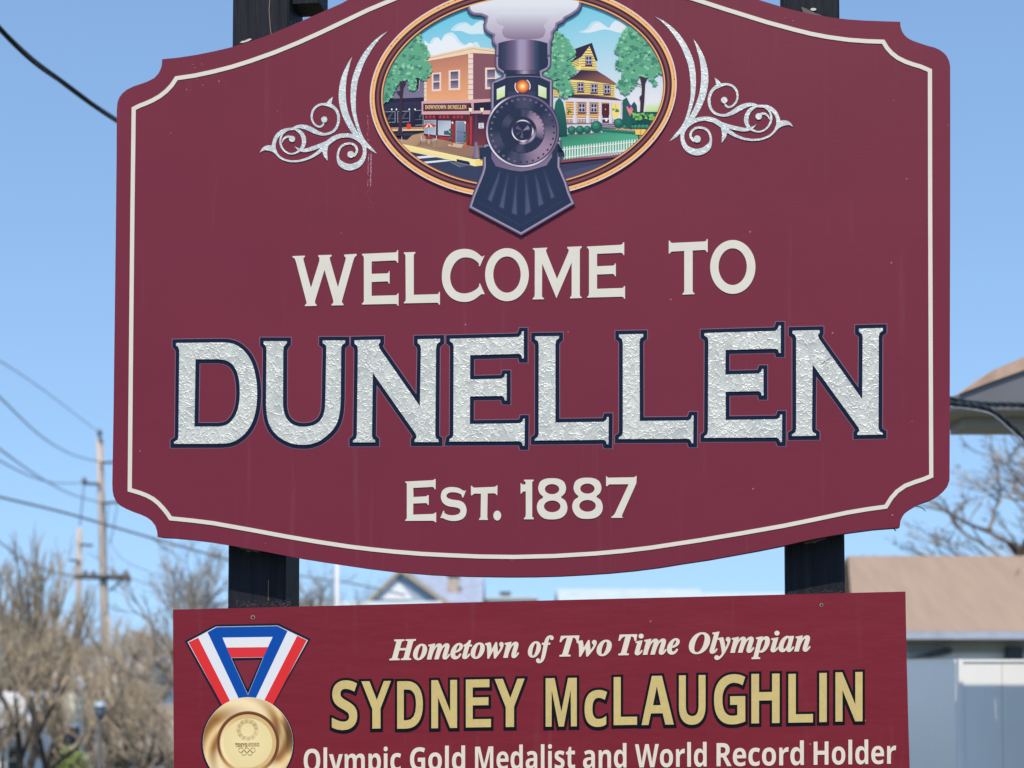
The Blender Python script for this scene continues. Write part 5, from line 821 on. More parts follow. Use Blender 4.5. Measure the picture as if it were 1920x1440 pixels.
# ------------------------------------------------------------------ glyph text
G = json.loads(GLYPHS)
for _s in G.values():
    for _k, (a_, l_) in _s.items(): _s[_k] = (a_, [[(p[i], p[i + 1]) for i in range(0, len(p), 2)] for p in l_])
def gbox(g): xs = [p[0] for P in g[1] for p in P]; ys = [p[1] for P in g[1] for p in P]; return min(xs), max(xs), min(ys), max(ys)
def sgn_fix(loops):     # keep relative winding: holes opposite to the outer loop
    return loops
def word(font, text, x0, x1, base, cap, slope, face, parent, y=-0.0012, grow=0.0, lowk=1.0, shear=0.0, name='letter'):
    S_ = G[font]; capu = gbox(S_['H' if 'H' in S_ else 'D'])[3]
    pen = 0; spans = []
    for ch in text: spans.append(pen); pen += S_[ch][0]
    lo = spans[0] + gbox(S_[text[0]])[0]; hi = spans[-1] + gbox(S_[text[-1]])[1]
    k = (x1 - x0) / (hi - lo); sy = cap / capu; out = []
    for ch, sp in zip(text, spans):
        f = lowk if (ch.islower() and ch not in 'ldftki') else 1.0
        loops = [[(x0 + (sp + gx - lo) * k + gy * sy * shear, base(x0 + (sp + gx - lo) * k) - gy * sy * f) for gx, gy in P] for P in S_[ch][1]]
        o = slab(name, fix(loops), y, -0.0001, face, parent); out.append(o)
        if grow > 0: thick = spread('letter_edge', loops, grow, y + 0.00002, face, o, 1.2)
    return out

# ------------------------------------------------------------------ the lower board
LOWX = 0.004
low = empty('tribute_board', ORG, -YAW)
tag(low, 'rectangular dark red board with a painted gold medal, under the big scalloped board', 'sign')
slab('board', [pairs(323.3,1143, 1698,1109, 1700.5,1240, 1703.5,1360, 1706,1440, 1709,1590, 327,1600, 325,1440, 324,1300)], LOWX, PB - 0.0005, M['maroon_low'], low, side_mat=M['edge'])
def lower_shift(o): o.location.y = LOWX; return o
bs = lambda x: 1437.0 - (x - 1343.5) * 0.0148
for t, a, b in (('Olympic',568.9,751.5), ('Gold',768.4,871.7), ('Medalist',890.4,1078), ('and',1092.9,1174.4), ('World',1190.4,1324.8), ('Record',1343.5,1507.3), ('Holder',1525.7,1680.4)):
    for o in word('B', t, a, b, bs, 43.5, 0, M['cream_warm'], low): lower_shift(o)
bt = lambda x: 1237.1 - (x - 740) * 0.0219
for t, a, b in (('Hometown',730.5,972), ('of',990.4,1037), ('Two',1049.6,1146), ('Time',1160,1273.5), ('Olympian',1292.4,1519)):
    for o in word('T', t, a, b, bt, 37.2, 0, M['cream_warm'], low, grow=0.95, lowk=1.10): lower_shift(o)
# the big gold name: every letter fitted to its own place
s29, s30 = 560 / 1920.0, 580 / 1920.0
def box1(a, b, c, d): return (600 + a * s29, 600 + b * s29, 1250 + c * s29, 1250 + d * s29)
def box2(a, b, c, d): return (1140 + a * s30, 1140 + b * s30, 1150 + c * s30, 1150 + d * s30)
def poly_letter(P, bx_): x0, x1, y0, y1 = bx_; return [[(x0 + (x1 - x0) * u, y0 + (y1 - y0) * v) for u, v in L] for L in P]
tM = [pairs(0,0, .285,0, .505,.70, .72,0, 1,0, 1,1, .815,1, .805,.24, .585,1, .42,1, .195,.24, .19,1, 0,1)]
tN = [pairs(0,0, .25,0, .735,.66, .735,0, 1,0, 1,1, .73,1, .26,.36, .26,1, 0,1)]
tI = [pairs(0,0, 1,0, 1,1, 0,1)]
tE = [pairs(0,0, .94,0, .94,.165, .27,.165, .27,.375, .90,.375, .90,.54, .27,.54, .27,.83, 1,.83, 1,1, 0,1)]
tL = [pairs(0,0, .30,0, .30,.83, 1,.83, 1,1, 0,1)]
tH = [pairs(0,0, .27,0, .27,.37, .735,.37, .735,0, 1,0, 1,1, .735,1, .735,.54, .27,.54, .27,1, 0,1)]
tY = [pairs(0,0, .27,0, .52,.40, .76,0, 1,0, .645,.58, .645,1, .37,1, .37,.59)]
tA = [pairs(.32,0, .63,0, 1,1, .74,1, .655,.765, .29,.765, .215,1, 0,1), pairs(.475,.21, .355,.60, .595,.60)]
for ch, bx_ in (('S', box1(75,238,88,408)), ('Y', box1(265,455,93,398)), ('D', box1(495,660,93,398)), ('N', box1(715,880,86,395)), ('E', box1(937,1098,82,390)), ('Y', box1(1122,1315,78,388)),
                ('M', box1(1450,1650,73,385)), ('c', box1(1700,1845,150,388)), ('L', box2(35,180,395,693)), ('A', box2(208,408,388,692)), ('U', box2(440,605,384,692)), ('G', box2(658,852,378,690)),
                ('H', box2(890,1065,375,682)), ('L', box2(1120,1272,375,678)), ('I', box2(1312,1358,370,675)), ('N', box2(1412,1580,365,671))):
    T = {'M': tM, 'N': tN, 'I': tI, 'E': tE, 'L': tL, 'H': tH, 'Y': tY, 'A': tA}.get(ch)
    if T: loops = poly_letter(T, bx_)
    else:
        g = G['B'][ch]; x0, x1, y0, y1 = gbox(g); X0, X1, Y0, Y1 = bx_
        loops = [[(X0 + (X1 - X0) * (gx - x0) / (x1 - x0), Y1 - (Y1 - Y0) * (gy - y0) / (y1 - y0)) for gx, gy in P] for P in g[1]]
    mx_ = (bx_[0] + bx_[1]) / 2
    loops = [[(x, y - (x - mx_) * 0.016) for x, y in P] for P in loops]
    lower_shift(letter(loops, M['gold'], low, y=-0.0022, rim=4.6, rim_mat=M['black'], drop=2.2))
# name over the painted shop's door
for t, a, b in (('DOWNTOWN',797.4,837.0), ('DUNELLEN',839.6,874.8)):
    for o in word('S', t, a, b, lambda x: 205.0 - (x - 797) * .004, 7.3, 0, M['print_gold'], med, y=-0.0003, grow=.12): o.location.y = SHOPZ
for a, b, c, d in ((473.3,1157.3,4.2,4.0), (1540.3,1134.3,3.6,3.4)):
    lower_shift(slab('screw_hole', [ellipse(a, b, c, d, 16)], -0.0008, -0.0001, M['wood_bare'], low)); lower_shift(slab('screw_hole', [ellipse(a + .3, b + .2, c * .55, d * .55, 12)], -0.0012, -0.0009, M['black'], low))
# the painted medal
A = Art('painted_medal', low, LOWX - 0.0006)
sm = 300 / 1440.0
def Q(*a): return Z(320, 1140, sm, pairs(*a))
rib = Q(400,150, 965,138, 1255,278, 925,870, 870,900, 500,900, 440,880, 122,298)
mc = (320 + 692 * sm, 1140 + 1215 * sm); mr = 405 * sm
A.add(rib, (24,30,54)); A.add(ellipse(mc[0] - .5, mc[1] + 1.0, mr + 3.2, mr + 4.4, 60), (24,30,54))
A.add(Q(404,168, 960,158, 1232,290, 905,878, 860,900, 520,900, 465,880, 148,306), (214,218,228))
A.add(Q(410,172, 958,162, 1048,208, 760,820, 612,822, 328,218), (8,76,170))
A.add(Q(244,268, 328,218, 612,822, 530,850), (226,230,240)); A.add(Q(156,308, 244,268, 536,848, 462,880), (222,52,56))
A.add(Q(1048,208, 1135,250, 836,842, 758,822), (226,230,240)); A.add(Q(1135,250, 1222,290, 912,880, 834,842), (222,52,56))
A.add(Q(462,266, 915,260, 872,352, 500,356), (228,232,240)); A.add(Q(500,356, 872,352, 830,442, 540,448), (220,54,62))
A.add(Q(540,448, 830,444, 692,782), (20,26,50)); A.add(Q(566,474, 806,468, 690,732), (124,44,60)); A.line(Q(540,448, 830,444), .5, (226,210,214)); A.line(Q(692,782, 540,450), .6, (190,200,224)); A.line(Q(692,782, 830,446), .6, (190,200,224))
A.add(ellipse(mc[0], mc[1], mr + .4, mr + 1.6, 60), (236,224,206))
def gold(r, a):
    t = r / mr; a = (a + math.pi) % (2 * math.pi) - math.pi
    def w(c, h): d = abs((a - c + math.pi) % (2 * math.pi) - math.pi); return max(0.0, 1 - (d / h) ** 2)
    mixc = lambda p, q, k: tuple(p[i] + (q[i] - p[i]) * k for i in range(3))
    if t > .70:
        sw = a + (t - .7) * 3.2                     # the swirled outer rim turns as it goes out
        f = .5 + .5 * math.sin(sw * 5.0 + 1.2 + .8 * math.sin(sw * 2)); f2 = max(w(-1.6, .9), w(2.2, .8), w(.9, .4))
        c = mixc((150,104,60), (240,208,150), f ** 1.1); c = mixc(c, (252,236,196), f2 * .75)
        return mixc(c, (92,62,42), .85 * w(-.2, .5) * (1 if t > .84 else .3))
    if t > .675: return mixc((132,88,58), (226,188,136), w(1.9, 1.3))
    if t > .63: return mixc((104,66,50), (220,176,120), w(1.7, 1.2))
    if t > .61: return (214,172,116)
    if t > .54: return mixc((216,184,128), (246,228,180), w(2.8, 1.4))
    return mixc((236,218,164), (244,228,178), max(0, 1 - t / .5))
rr = [mr * x for x in (.005, .25, .45, .54, .541, .575, .609, .611, .63, .631, .65, .674, .676, .699, .701, .75, .80, .84, .88, .92, .96, 1.0)]
A.polar(lambda r, a: (mc[0] + r * math.cos(a), mc[1] + r * math.sin(a) * 1.01), rr, 120, gold)
def ringq(cx, cy, r, w, col, n=28):
    A.up(); k = len(A.V)
    for q in (r - w / 2, r + w / 2):
        for i in range(n): x, y = cx + q * math.cos(2 * math.pi * i / n), cy + q * math.sin(2 * math.pi * i / n); u, v = loc(x, y); A.V.append((u, A.z, v)); A.C.append(C(*col))
    for i in range(n): A.F.append((k + i, k + (i + 1) % n, k + n + (i + 1) % n, k + n + i))
ex, ey = 320 + 688 * sm, 1140 + 1097 * sm
for i in range(24):
    a = 2 * math.pi * i / 24; b = (i % 2) * .5
    for r0, sz in ((18.8, 2.2), (15.0, 1.9)):
        x, y = ex + math.cos(a + b * .1) * (r0 - b), ey + math.sin(a + b * .1) * (r0 - b)
        q = [(x + math.cos(a + .5 + k * math.pi / 2) * sz, y + math.sin(a + .5 + k * math.pi / 2) * sz) for k in range(4)]
        A.line(q + q[:1], .45, (186,152,98))
for dx, dy in ((-11.2, 0), (0, 0), (11.2, 0), (-5.6, 5.2), (5.6, 5.2)): ringq(320 + 683 * sm + dx, 1140 + 1278 * sm + dy, 4.4, .75, (172,136,84))
A.build()
for o in word('B', 'TOKYO', 440.3, 463.2, lambda x: 1399.0, 6.2, 0, M['print_gold_dark'], low, grow=-.05): lower_shift(o); o.location.y -= 0.0012
dg = {'2': [pairs(0,0, 1,0, 1,.55, .35,.55, .35,.82, 1,.82, 1,1, 0,1, 0,.42, .65,.42, .65,.18, 0,.18)], '0': [pairs(0,0, 1,0, 1,1, 0,1), pairs(.3,.2, .3,.8, .7,.8, .7,.2)]}
for i, ch in enumerate('2020'): lower_shift(slab('digit', poly_letter(dg[ch], (464.8 + i * 5.4, 469.2 + i * 5.4, 1392.8, 1399.0)), -0.0013, -0.0012, M['print_gold_dark'], low))
# ------------------------------------------------------------------ ground
M['grass'] = mat('spring_grass', (0.085, 0.090, 0.045), 0.95, var=0.35, scale=1.2, bump=0.4, bscale=14)
M['asphalt'] = mat('worn_asphalt', (0.055, 0.055, 0.057), 0.9, var=0.25, scale=3, bump=0.3, bscale=60)
M['concrete'] = mat('pavement_concrete', (0.36, 0.35, 0.32), 0.85, var=0.15, scale=2)
def gz(x, y):                                   # the land falls away behind the sign and climbs again far off
    if y < 6: return 0.0
    t = min(1, (y - 6) / 16.0); t = t * t * (3 - 2 * t)
    lo = -2.6 if x < 2 else (-2.6 + min(1, (x - 2) / 2.0) * 2.2)
    return lo * t
xs = [-900, -300, -120, -60, -40, -30, -24, -18, -14, -10, -7, -4, -2, 0, 1, 2, 3, 4, 6, 9, 14, 20, 30, 60, 150, 400, 900]
ys = [-300, -80, -20, -6, 0, 3, 5, 6, 8, 10, 12, 14, 16, 18, 20, 22, 26, 32, 40, 60, 90, 150, 300, 700, 1500]
V = [(x, y, gz(x, y)) for y in ys for x in xs]; nx = len(xs)
F = [(j * nx + i, j * nx + i + 1, (j + 1) * nx + i + 1, (j + 1) * nx + i) for j in range(len(ys) - 1) for i in range(nx - 1)]
tag(mesh_ob('ground', V, F, M['grass'], None, True), kind='structure')
def sheet(name, x0, x1, y0, y1, dz, m):
    V, F = [], []; nxx, nyy = 30, 8
    for j in range(nyy + 1):
        for i in range(nxx + 1):
            x, y = x0 + (x1 - x0) * i / nxx, y0 + (y1 - y0) * j / nyy; V.append((x, y, gz(x, y) + dz))
    for j in range(nyy):
        for i in range(nxx): a = j * (nxx + 1) + i; F.append((a, a + 1, a + nxx + 2, a + nxx + 1))
    return tag(mesh_ob(name, V, F, m), kind='structure')
sheet('bounce_asphalt', 1.2, 60, 6.5, 10.4, 0.02, M['asphalt'])  # unseen asphalt, added to keep green grass bounce off the eave soffit
sheet('road', -70, 2.0, 24, 32, 0.03, M['asphalt'])
sheet('pavement', -70, 2.0, 22, 23.9, 0.14, M['concrete'])
sheet('pavement', -4, 4, -2.5, -0.8, 0.02, M['concrete'])

# ------------------------------------------------------------------ boxes and houses
def box_vf(x0, x1, y0, y1, z0, z1):
    V = [(x0, y0, z0), (x1, y0, z0), (x1, y1, z0), (x0, y1, z0), (x0, y0, z1), (x1, y0, z1), (x1, y1, z1), (x0, y1, z1)]
    return V, [(3, 2, 1, 0), (4, 5, 6, 7), (0, 1, 5, 4), (1, 2, 6, 5), (2, 3, 7, 6), (3, 0, 4, 7)]
def box(name, x0, x1, y0, y1, z0, z1, m, parent=None): V, F = box_vf(x0, x1, y0, y1, z0, z1); return mesh_ob(name, V, F, m, parent)
def boxes(name, L, m, parent=None):
    V, F = [], []
    for b in L:
        v, f = box_vf(*b); k = len(V); V += v; F += [tuple(i + k for i in q) for q in f]
    return mesh_ob(name, V, F, m, parent)
M['siding_white'] = mat('white_siding', (0.78, 0.79, 0.81), 0.6, var=0.05, scale=1, stretch=(.2, .2, 9))
M['siding_cream'] = mat('cream_siding', (0.66, 0.62, 0.50), 0.6, var=0.06, scale=1, stretch=(.2, .2, 9))
M['siding_tan'] = mat('tan_wall', (0.70, 0.68, 0.62), 0.7, var=0.08, scale=1)
M['siding_shade'] = mat('siding_painted_shade', (0.34, 0.40, 0.48), 0.6, var=0.06, scale=1, stretch=(.2, .2, 9))  # blue tone paints the overhang's shade on the gable wall
M['roof_grey'] = mat('grey_roof_shingles', (0.20, 0.20, 0.21), 0.85, var=0.25, scale=5, stretch=(1, 1, 3))
M['roof_pale'] = mat('pale_roof_shingles', (0.42, 0.42, 0.42), 0.85, var=0.2, scale=5)
M['roof_garage'] = mat('taupe_roof_shingles', (0.24, 0.20, 0.17), 0.85, var=0.2, scale=5)
M['roof_blue'] = mat('slate_blue_roof', (0.27, 0.31, 0.40), 0.75, var=0.15, scale=3)
M['roof_green'] = mat('pale_green_flat_roof', (0.40, 0.47, 0.47), 0.8, var=0.1, scale=2)
M['roof_pink'] = mat('faded_pink_shingles', (0.280, 0.202, 0.148), 0.9, var=0.07, scale=4, stretch=(1.6, .2, .3), bump=0.4, bscale=20)
M['roof_brown'] = mat('brown_shingles', (0.40, 0.27, 0.20), 0.85, var=0.25, scale=10)
M['gutter'] = mat('grey_gutter', (0.36, 0.39, 0.46), 0.4)
M['glass'] = mat('window_glass', (0.05, 0.06, 0.08), 0.12, var=0.2)
M['trim'] = mat('white_trim', (0.78, 0.78, 0.76), 0.5, var=0.03)
M['trim_tan'] = mat('tan_trim', (0.36, 0.31, 0.24), 0.6, var=0.05)
M['brick'] = mat('chimney_brick', (0.42, 0.34, 0.27), 0.85, var=0.25, scale=9)
M['soffit'] = mat('soffit_board', (0.36, 0.34, 0.32), 0.7, var=0.08, scale=4)
M['fascia'] = mat('shade_dark_fascia', (0.13, 0.128, 0.14), 0.5, var=0.08, scale=4)  # dark base colour stands in for the shade under the roof overhang
M['dark'] = mat('dark_metal', (0.03, 0.033, 0.04), 0.45, var=0.2)
def house(name, label, x0, x1, y0, y1, zb, ze, zr, wall, roof, ridge='x', windows=(), eave=0.35, chimneys=()):
    h = empty(name, ((x0 + x1) / 2, y0, zb)); tag(h, label, 'house')
    ox, oy, oz = h.location; e = eave
    w, d = (x1 - x0) / 2, y1 - y0; H, R = ze - zb, zr - zb
    if ridge == 'x':
        V = [(-w, 0, 0), (w, 0, 0), (w, d, 0), (-w, d, 0), (-w, 0, H), (w, 0, H), (w, d, H), (-w, d, H), (-w, d / 2, R - .12), (w, d / 2, R - .12)]
        F = [(0, 1, 5, 4), (1, 2, 6, 9, 5), (2, 3, 7, 6), (3, 0, 4, 8, 7)]
        P = [(-w - e, -e, H - e * (R - H) / (d / 2)), (w + e, -e, H - e * (R - H) / (d / 2)), (w + e, d / 2, R), (-w - e, d / 2, R), (w + e, d + e, H - e * (R - H) / (d / 2)), (-w - e, d + e, H - e * (R - H) / (d / 2))]
        RF = [(0, 1, 2, 3), (3, 2, 4, 5)]
    else:
        V = [(-w, 0, 0), (w, 0, 0), (w, d, 0), (-w, d, 0), (-w, 0, H), (w, 0, H), (w, d, H), (-w, d, H), (0, 0, R - .12), (0, d, R - .12)]
        F = [(0, 1, 5, 8, 4), (1, 2, 6, 5), (2, 3, 7, 9, 6), (3, 0, 4, 7)]
        P = [(-w - e, -e, H - e * (R - H) / w), (0, -e, R), (0, d + e, R), (-w - e, d + e, H - e * (R - H) / w), (w + e, -e, H - e * (R - H) / w), (w + e, d + e, H - e * (R - H) / w)]
        RF = [(0, 1, 2, 3), (1, 4, 5, 2)]
    mesh_ob('wall', V, F, wall, h)
    t = 0.14; n = len(P); RV = P + [(x, y, z + t) for x, y, z in P]; ff = []
    for q in RF: ff.append(tuple(reversed(q))); ff.append(tuple(i + n for i in q))
    ed = {}
    for q in RF:
        for i in range(4):
            a, b = q[i], q[(i + 1) % 4]; ed[(a, b)] = 1
    for (a, b) in ed:
        if (b, a) not in ed: ff.append((a, b, b + n, a + n))
    ro = mesh_ob('roof', RV, ff, roof, h)
    for cx_, cy_2, cw, zt in chimneys:
        box('chimney', cx_ - ox - cw / 2, cx_ - ox + cw / 2, cy_2 - oy - cw / 2, cy_2 - oy + cw / 2, H, zt - oz - .12, M['brick'], ro)
        box('chimney_cap', cx_ - ox - cw / 2 - .06, cx_ - ox + cw / 2 + .06, cy_2 - oy - cw / 2 - .06, cy_2 - oy + cw / 2 + .06, zt - oz - .12, zt - oz, M['dark'], ro)
    for wx, wz, ww, wh in windows:              # centre, size, on the front wall
        a, b = wx - ox, wz - oz
        fr = boxes('window', [(a - ww / 2 - .1, a + ww / 2 + .1, -.05, -.002, b - wh / 2 - .1, b + wh / 2 + .1)], M['trim'], h)
        box('pane', a - ww / 2, a + ww / 2, -.06, -.051, b + .03, b + wh / 2, M['glass'], fr); box('pane', a - ww / 2, a + ww / 2, -.06, -.051, b - wh / 2, b - .03, M['glass'], fr)
    return h
def X(px, d): return wp(px, HROW, d).x
def Hh(py, d): return wp(960, py, d).z
# white house and its porch, low left
d = 44.0
wh = house('house', 'white house with a columned porch at the lower left edge of the view', X(-160, d), X(42, d), d, d + 3, -2.6, Hh(1352, d), Hh(1308, d), M['siding_white'], M['roof_pale'], 'x', [(X(20, d), Hh(1425, d), .5, .7)])
ox, oy, oz = wh.location
for px in (-60, -25, 3, 30, 56): box('porch_column', X(px, d) - ox - .1, X(px, d) - ox + .1, -2.2, -2.0, 0, Hh(1380, d) - oz, M['trim'], wh)
pr = box('porch_roof', X(-150, d) - ox, X(62, d) - ox, -2.5, -.36, Hh(1380, d) - oz, Hh(1368, d) - oz, M['trim'], wh)
d = 52.0
house('house', 'cream sided house with a shallow gable between the trunks left of the lamp', X(76, d), X(178, d), d, d + 8, -2.6, Hh(1312, d), Hh(1276, d), M['siding_cream'], M['roof_pale'], 'y', [(X(95, d), Hh(1400, d), .8, 1.2), (X(128, d), Hh(1400, d), .8, 1.2)], .12)
d = 60.0
house('house', 'pale house with white siding showing in bright flecks through the twigs left of the pole', X(100, d), X(236, d), d, d + 9, -2.6, Hh(1272, d), Hh(1238, d), M['siding_white'], M['roof_pale'], 'x', [(X(120, d), Hh(1330, d), .8, 1.2)])
d = 48.0
house('garage', 'low tan garage under a grey roof right of the utility pole', X(208, d), X(420, d), d, d + 7, -2.6, Hh(1402, d), Hh(1335, d), M['siding_tan'], M['roof_garage'], 'x', [(X(240, d), Hh(1440, d), .7, .8), (X(305, d), Hh(1440, d), .7, .8)])['category'] = 'garage'
# gabled house seen in the gap between the boards
d = 70.0
gh = house('house', 'gabled house with overhang shade painted on its siding and a slate roof seen between the two boards', X(700, d), X(812, d), d, d + 12, -2.6, Hh(1122, d), Hh(1066, d), M['siding_shade'], M['roof_blue'], 'y', (), .16)
ox, oy, oz = gh.location
x0, x1, xm = X(704, d) - ox, X(776, d) - ox, X(741, d) - ox
mesh_ob('sunlit_gable_patch', [(x0, -.06, Hh(1124, d) - oz), (x1, -.06, Hh(1124, d) - oz), (xm, -.06, Hh(1084, d) - oz)], [(0, 1, 2)], M['siding_white'], gh)  # white triangle paints the sunlit part of the gable wall
for sx, px0, px1 in ((-1, 684, 756), (1, 756, 842)):
    a = (X(684, d) - ox, Hh(1129, d) - oz) if sx < 0 else (X(846, d) - ox, Hh(1131, d) - oz); c_ = (X(752, d) - ox, Hh(1064, d) - oz)
    q = [(a[0], a[1]), (c_[0], c_[1]), (c_[0], c_[1] - .22), (a[0], a[1] - .22)]
    V = [(x, -.24, z) for x, z in q] + [(x, -.17, z) for x, z in q]
    mesh_ob('rake_board', V, [(0, 1, 2, 3), (7, 6, 5, 4), (0, 4, 5, 1), (1, 5, 6, 2), (2, 6, 7, 3), (3, 7, 4, 0)], M['trim_tan'], gh)
d2 = 76.0
house('house', 'house with a wide slate blue roof slope and two chimneys, right of the gable', X(782, d2), X(893, d2), d2, d2 + 7, -2.6, Hh(1131, d2), Hh(1076, d2), M['siding_white'], M['roof_blue'], 'x', (), .3,
      [(X(849, d2), d2 + 1.2, .5, Hh(1074, d2)), (X(888, d2), d2 + 4, .62, Hh(1084, d2))])
house('house', 'distant roof with a single squat chimney in the middle of the gap', X(915, 90), X(1000, 90), 90, 98, -2.6, Hh(1124, 90), Hh(1117, 90), M['siding_white'], M['roof_green'], 'x', (), .3, [(X(947, 90), 92, .5, Hh(1107, 90))])
d = 55.0
house('shed', 'long low building with a pale green roof at the bottom left of the gap', X(500, d), X(806, d), d, d + 6, -2.6, Hh(1150, d), Hh(1129, d), M['siding_white'], M['roof_green'], 'x', (), .3)['category'] = 'building'
d = 66.0
house('shed', 'long low building with a grey green roof under the middle of the arched board', X(1062, d), X(1318, d), d, d + 8, -2.6, Hh(1140, d), Hh(1103, d), M['siding_white'], M['roof_green'], 'x', (), .3)['category'] = 'building'
d = 80.0
house('shed', 'faraway flat roofed building left of the right post', X(1300, d), X(1500, d), d, d + 8, -2.6, Hh(1140, d), Hh(1110, d), M['siding_white'], M['roof_green'], 'x', (), .3)['category'] = 'building'
# the pink-shingled building on the right, with gutter, soffit and wall
d = 27.0
pb = empty('building', (X(1800, d), d, -0.6)); tag(pb, 'long white walled building under a faded pink shingle roof behind the fence', 'building')
ox, oy, oz = pb.location
x0, x1 = X(1600, d) - ox, X(2500, d) - ox
ze, zr = Hh(1183, d) - oz, Hh(1042, d + 3.6) - oz
xr = wp(1590, 1044, d + 3.6).x - ox
V = [(x0, 0, ze), (x1, 0, ze), (x1, 3.6, zr), (xr, 3.6, zr), (x1, 7.2, ze), (x0, 7.2, ze)]
V += [(a, b, c - .1) for a, b, c in V]
mesh_ob('roof', V, [(0, 1, 2, 3), (3, 2, 4, 5), (9, 8, 7, 6), (11, 10, 8, 9), (0, 6, 7, 1), (0, 3, 9, 6), (3, 5, 11, 9), (1, 7, 8, 2), (2, 8, 10, 4), (4, 10, 11, 5)], M['roof_pink'], pb)
box('gutter', x0, x1, -.12, -.002, ze - .13, ze - .01, M['gutter'], pb)
box('soffit', x0, x1, .002, .55, ze - .15, ze - .11, M['soffit'], pb)
box('frieze', x0 + .1, x1, .56, .62, ze - .34, ze - .15, M['soffit'], pb)
box('wall', x0 + .1, x1 - .2, .63, 6.6, 0, ze - .12, M['siding_white'], pb)
box('downpipe', X(1916, d) - ox - .12, X(1916, d) - ox + .12, .40, .61, 0, Hh(1212, d) - oz, M['dark'], pb)
# dark folded awning arm on that wall
q = pairs(1690,1233, 1706,1231, 1740,1226, 1768,1218, 1777,1214, 1784,1217, 1780,1226, 1760,1230, 1740,1233)
aw = [wp(x, y, d + .45) for x, y in q]; V = [(v.x - ox, .35, v.z - oz) for v in aw] + [(v.x - ox, .60, v.z - oz) for v in aw]; n = len(q)
mesh_ob('wall_bracket', V, [tuple(range(n)), tuple(range(2 * n - 1, n - 1, -1))] + [(i, (i + 1) % n, n + (i + 1) % n, n + i) for i in range(n)], M['dark'], pb)

# ------------------------------------------------------------------ white vinyl fence with a corner
M['vinyl'] = mat('white_vinyl_fence', (0.80, 0.79, 0.76), 0.4, var=0.02)
DF = 11.0
fence = empty('vinyl_fence', (X(1804, DF), DF, -0.3)); tag(fence, 'tall solid white vinyl fence turning a corner beside the right end of the lower board', 'fence')
ox, oy, oz = fence.location
zt = Hh(1236, DF) - oz
pw = X(1879, DF) - X(1806, DF)
for i in range(8):
    box('panel', .002 + i * pw, (i + 1) * pw - .001, .012, .04, .06, zt - .018, M['vinyl'], fence)
    box('top_cap', .002 + i * pw, .002 + (i + 1) * pw - .002, .004, .048, zt - .0175, zt, M['vinyl'], fence)
box('corner_post', -.03, .0, .002, .06, 0, zt + .002, M['vinyl'], fence)
# return side: seen along its left face, which the sun does not reach
L = 5.0; dx, dy = .15, 1.0; ln = math.hypot(dx, dy)
def run(name, a, b, w0, w1, z0, z1):
    P = [(-.032 + w0 + dx * a / ln, .075 + dy * a / ln), (-.032 + w0 + dx * b / ln, .075 + dy * b / ln)]; V = []
    for z in (z0, z1):
        for x, y in P: V.append((x, y, z))
        for x, y in reversed(P): V.append((x + w1 - w0, y, z))
    mesh_ob(name, V, [(3, 2, 1, 0), (4, 5, 6, 7), (0, 1, 5, 4), (1, 2, 6, 5), (2, 3, 7, 6), (3, 0, 4, 7)], M['vinyl'], fence)
for i in range(4):
    run('panel', i * L / 4, (i + 1) * L / 4 - .003, 0, .025, .06, zt - .018); run('top_cap', i * L / 4, (i + 1) * L / 4 - .003, -.006, .031, zt - .0175, zt)

# ------------------------------------------------------------------ the near house corner with its eave, upper right
DE = 10.1
nh = empty('house', (X(2300, DE), DE - 1.6, -0.2)); tag(nh, 'near house whose brown shingled eave with shade painted into its dark underside juts in at the upper right', 'house')
ox, oy, oz = nh.location
def q3(px, py, d): v = wp(px, py, d); return (v.x - ox, v.y - oy, v.z - oz)
def prism(name, pts, d0, d1, m, parent, org):
    # outline drawn at depth d0, carried straight back to d1 at true size
    A0 = [wp(x, y, d0) for x, y in pts]; n = len(pts)
    V = [(v.x - org[0], d0 - org[1], v.z - org[2]) for v in A0] + [(v.x - org[0], d1 - org[1], v.z - org[2]) for v in A0]
    return mesh_ob(name, V, [tuple(range(n)), tuple(range(2 * n - 1, n - 1, -1))] + [(i, (i + 1) % n, n + (i + 1) % n, n + i) for i in range(n)], m, parent)
og = (ox, oy, oz)
sc_ = 9.4
prism('roof', pairs(1822,722, 1850,702, 1862,694, 1920,669, 2050,612, 2500,430, 2500,470, 2050,640, 1920,694, 1855,717, 1800,738), 9.38, 9.62, M['roof_brown'], nh, og)
prism('shaded_overhang', pairs(1776,746, 1800,738.6, 1855,717.6, 1920,694.6, 2500,470.6, 2500,700, 1920,768, 1783,768), 9.40, 9.44, M['fascia'], nh, og)  # upright face, coloured dark as the shaded underside of the overhang
zs_ = wp(1850, 770, 9.4).z - oz
sx0 = wp(1782, 770, 9.4).x - ox
for k in range(14): box('soffit_board', sx0 + .3 * k, sx0 + .3 * k + .296, 9.41 - oy, 10.08 - oy, zs_, zs_ + .02, M['soffit'], nh)
box('soffit_beam', sx0 + .15, sx0 + 4.2, 9.66 - oy, 10.0 - oy, zs_ - .055, zs_ - .001, M['soffit'], nh)
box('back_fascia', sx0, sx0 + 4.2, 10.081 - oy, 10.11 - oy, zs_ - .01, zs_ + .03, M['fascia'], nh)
prism('wall', pairs(2080,768, 3000,768, 3000,1700, 2080,1700), 9.5, 9.7, M['siding_cream'], nh, og)

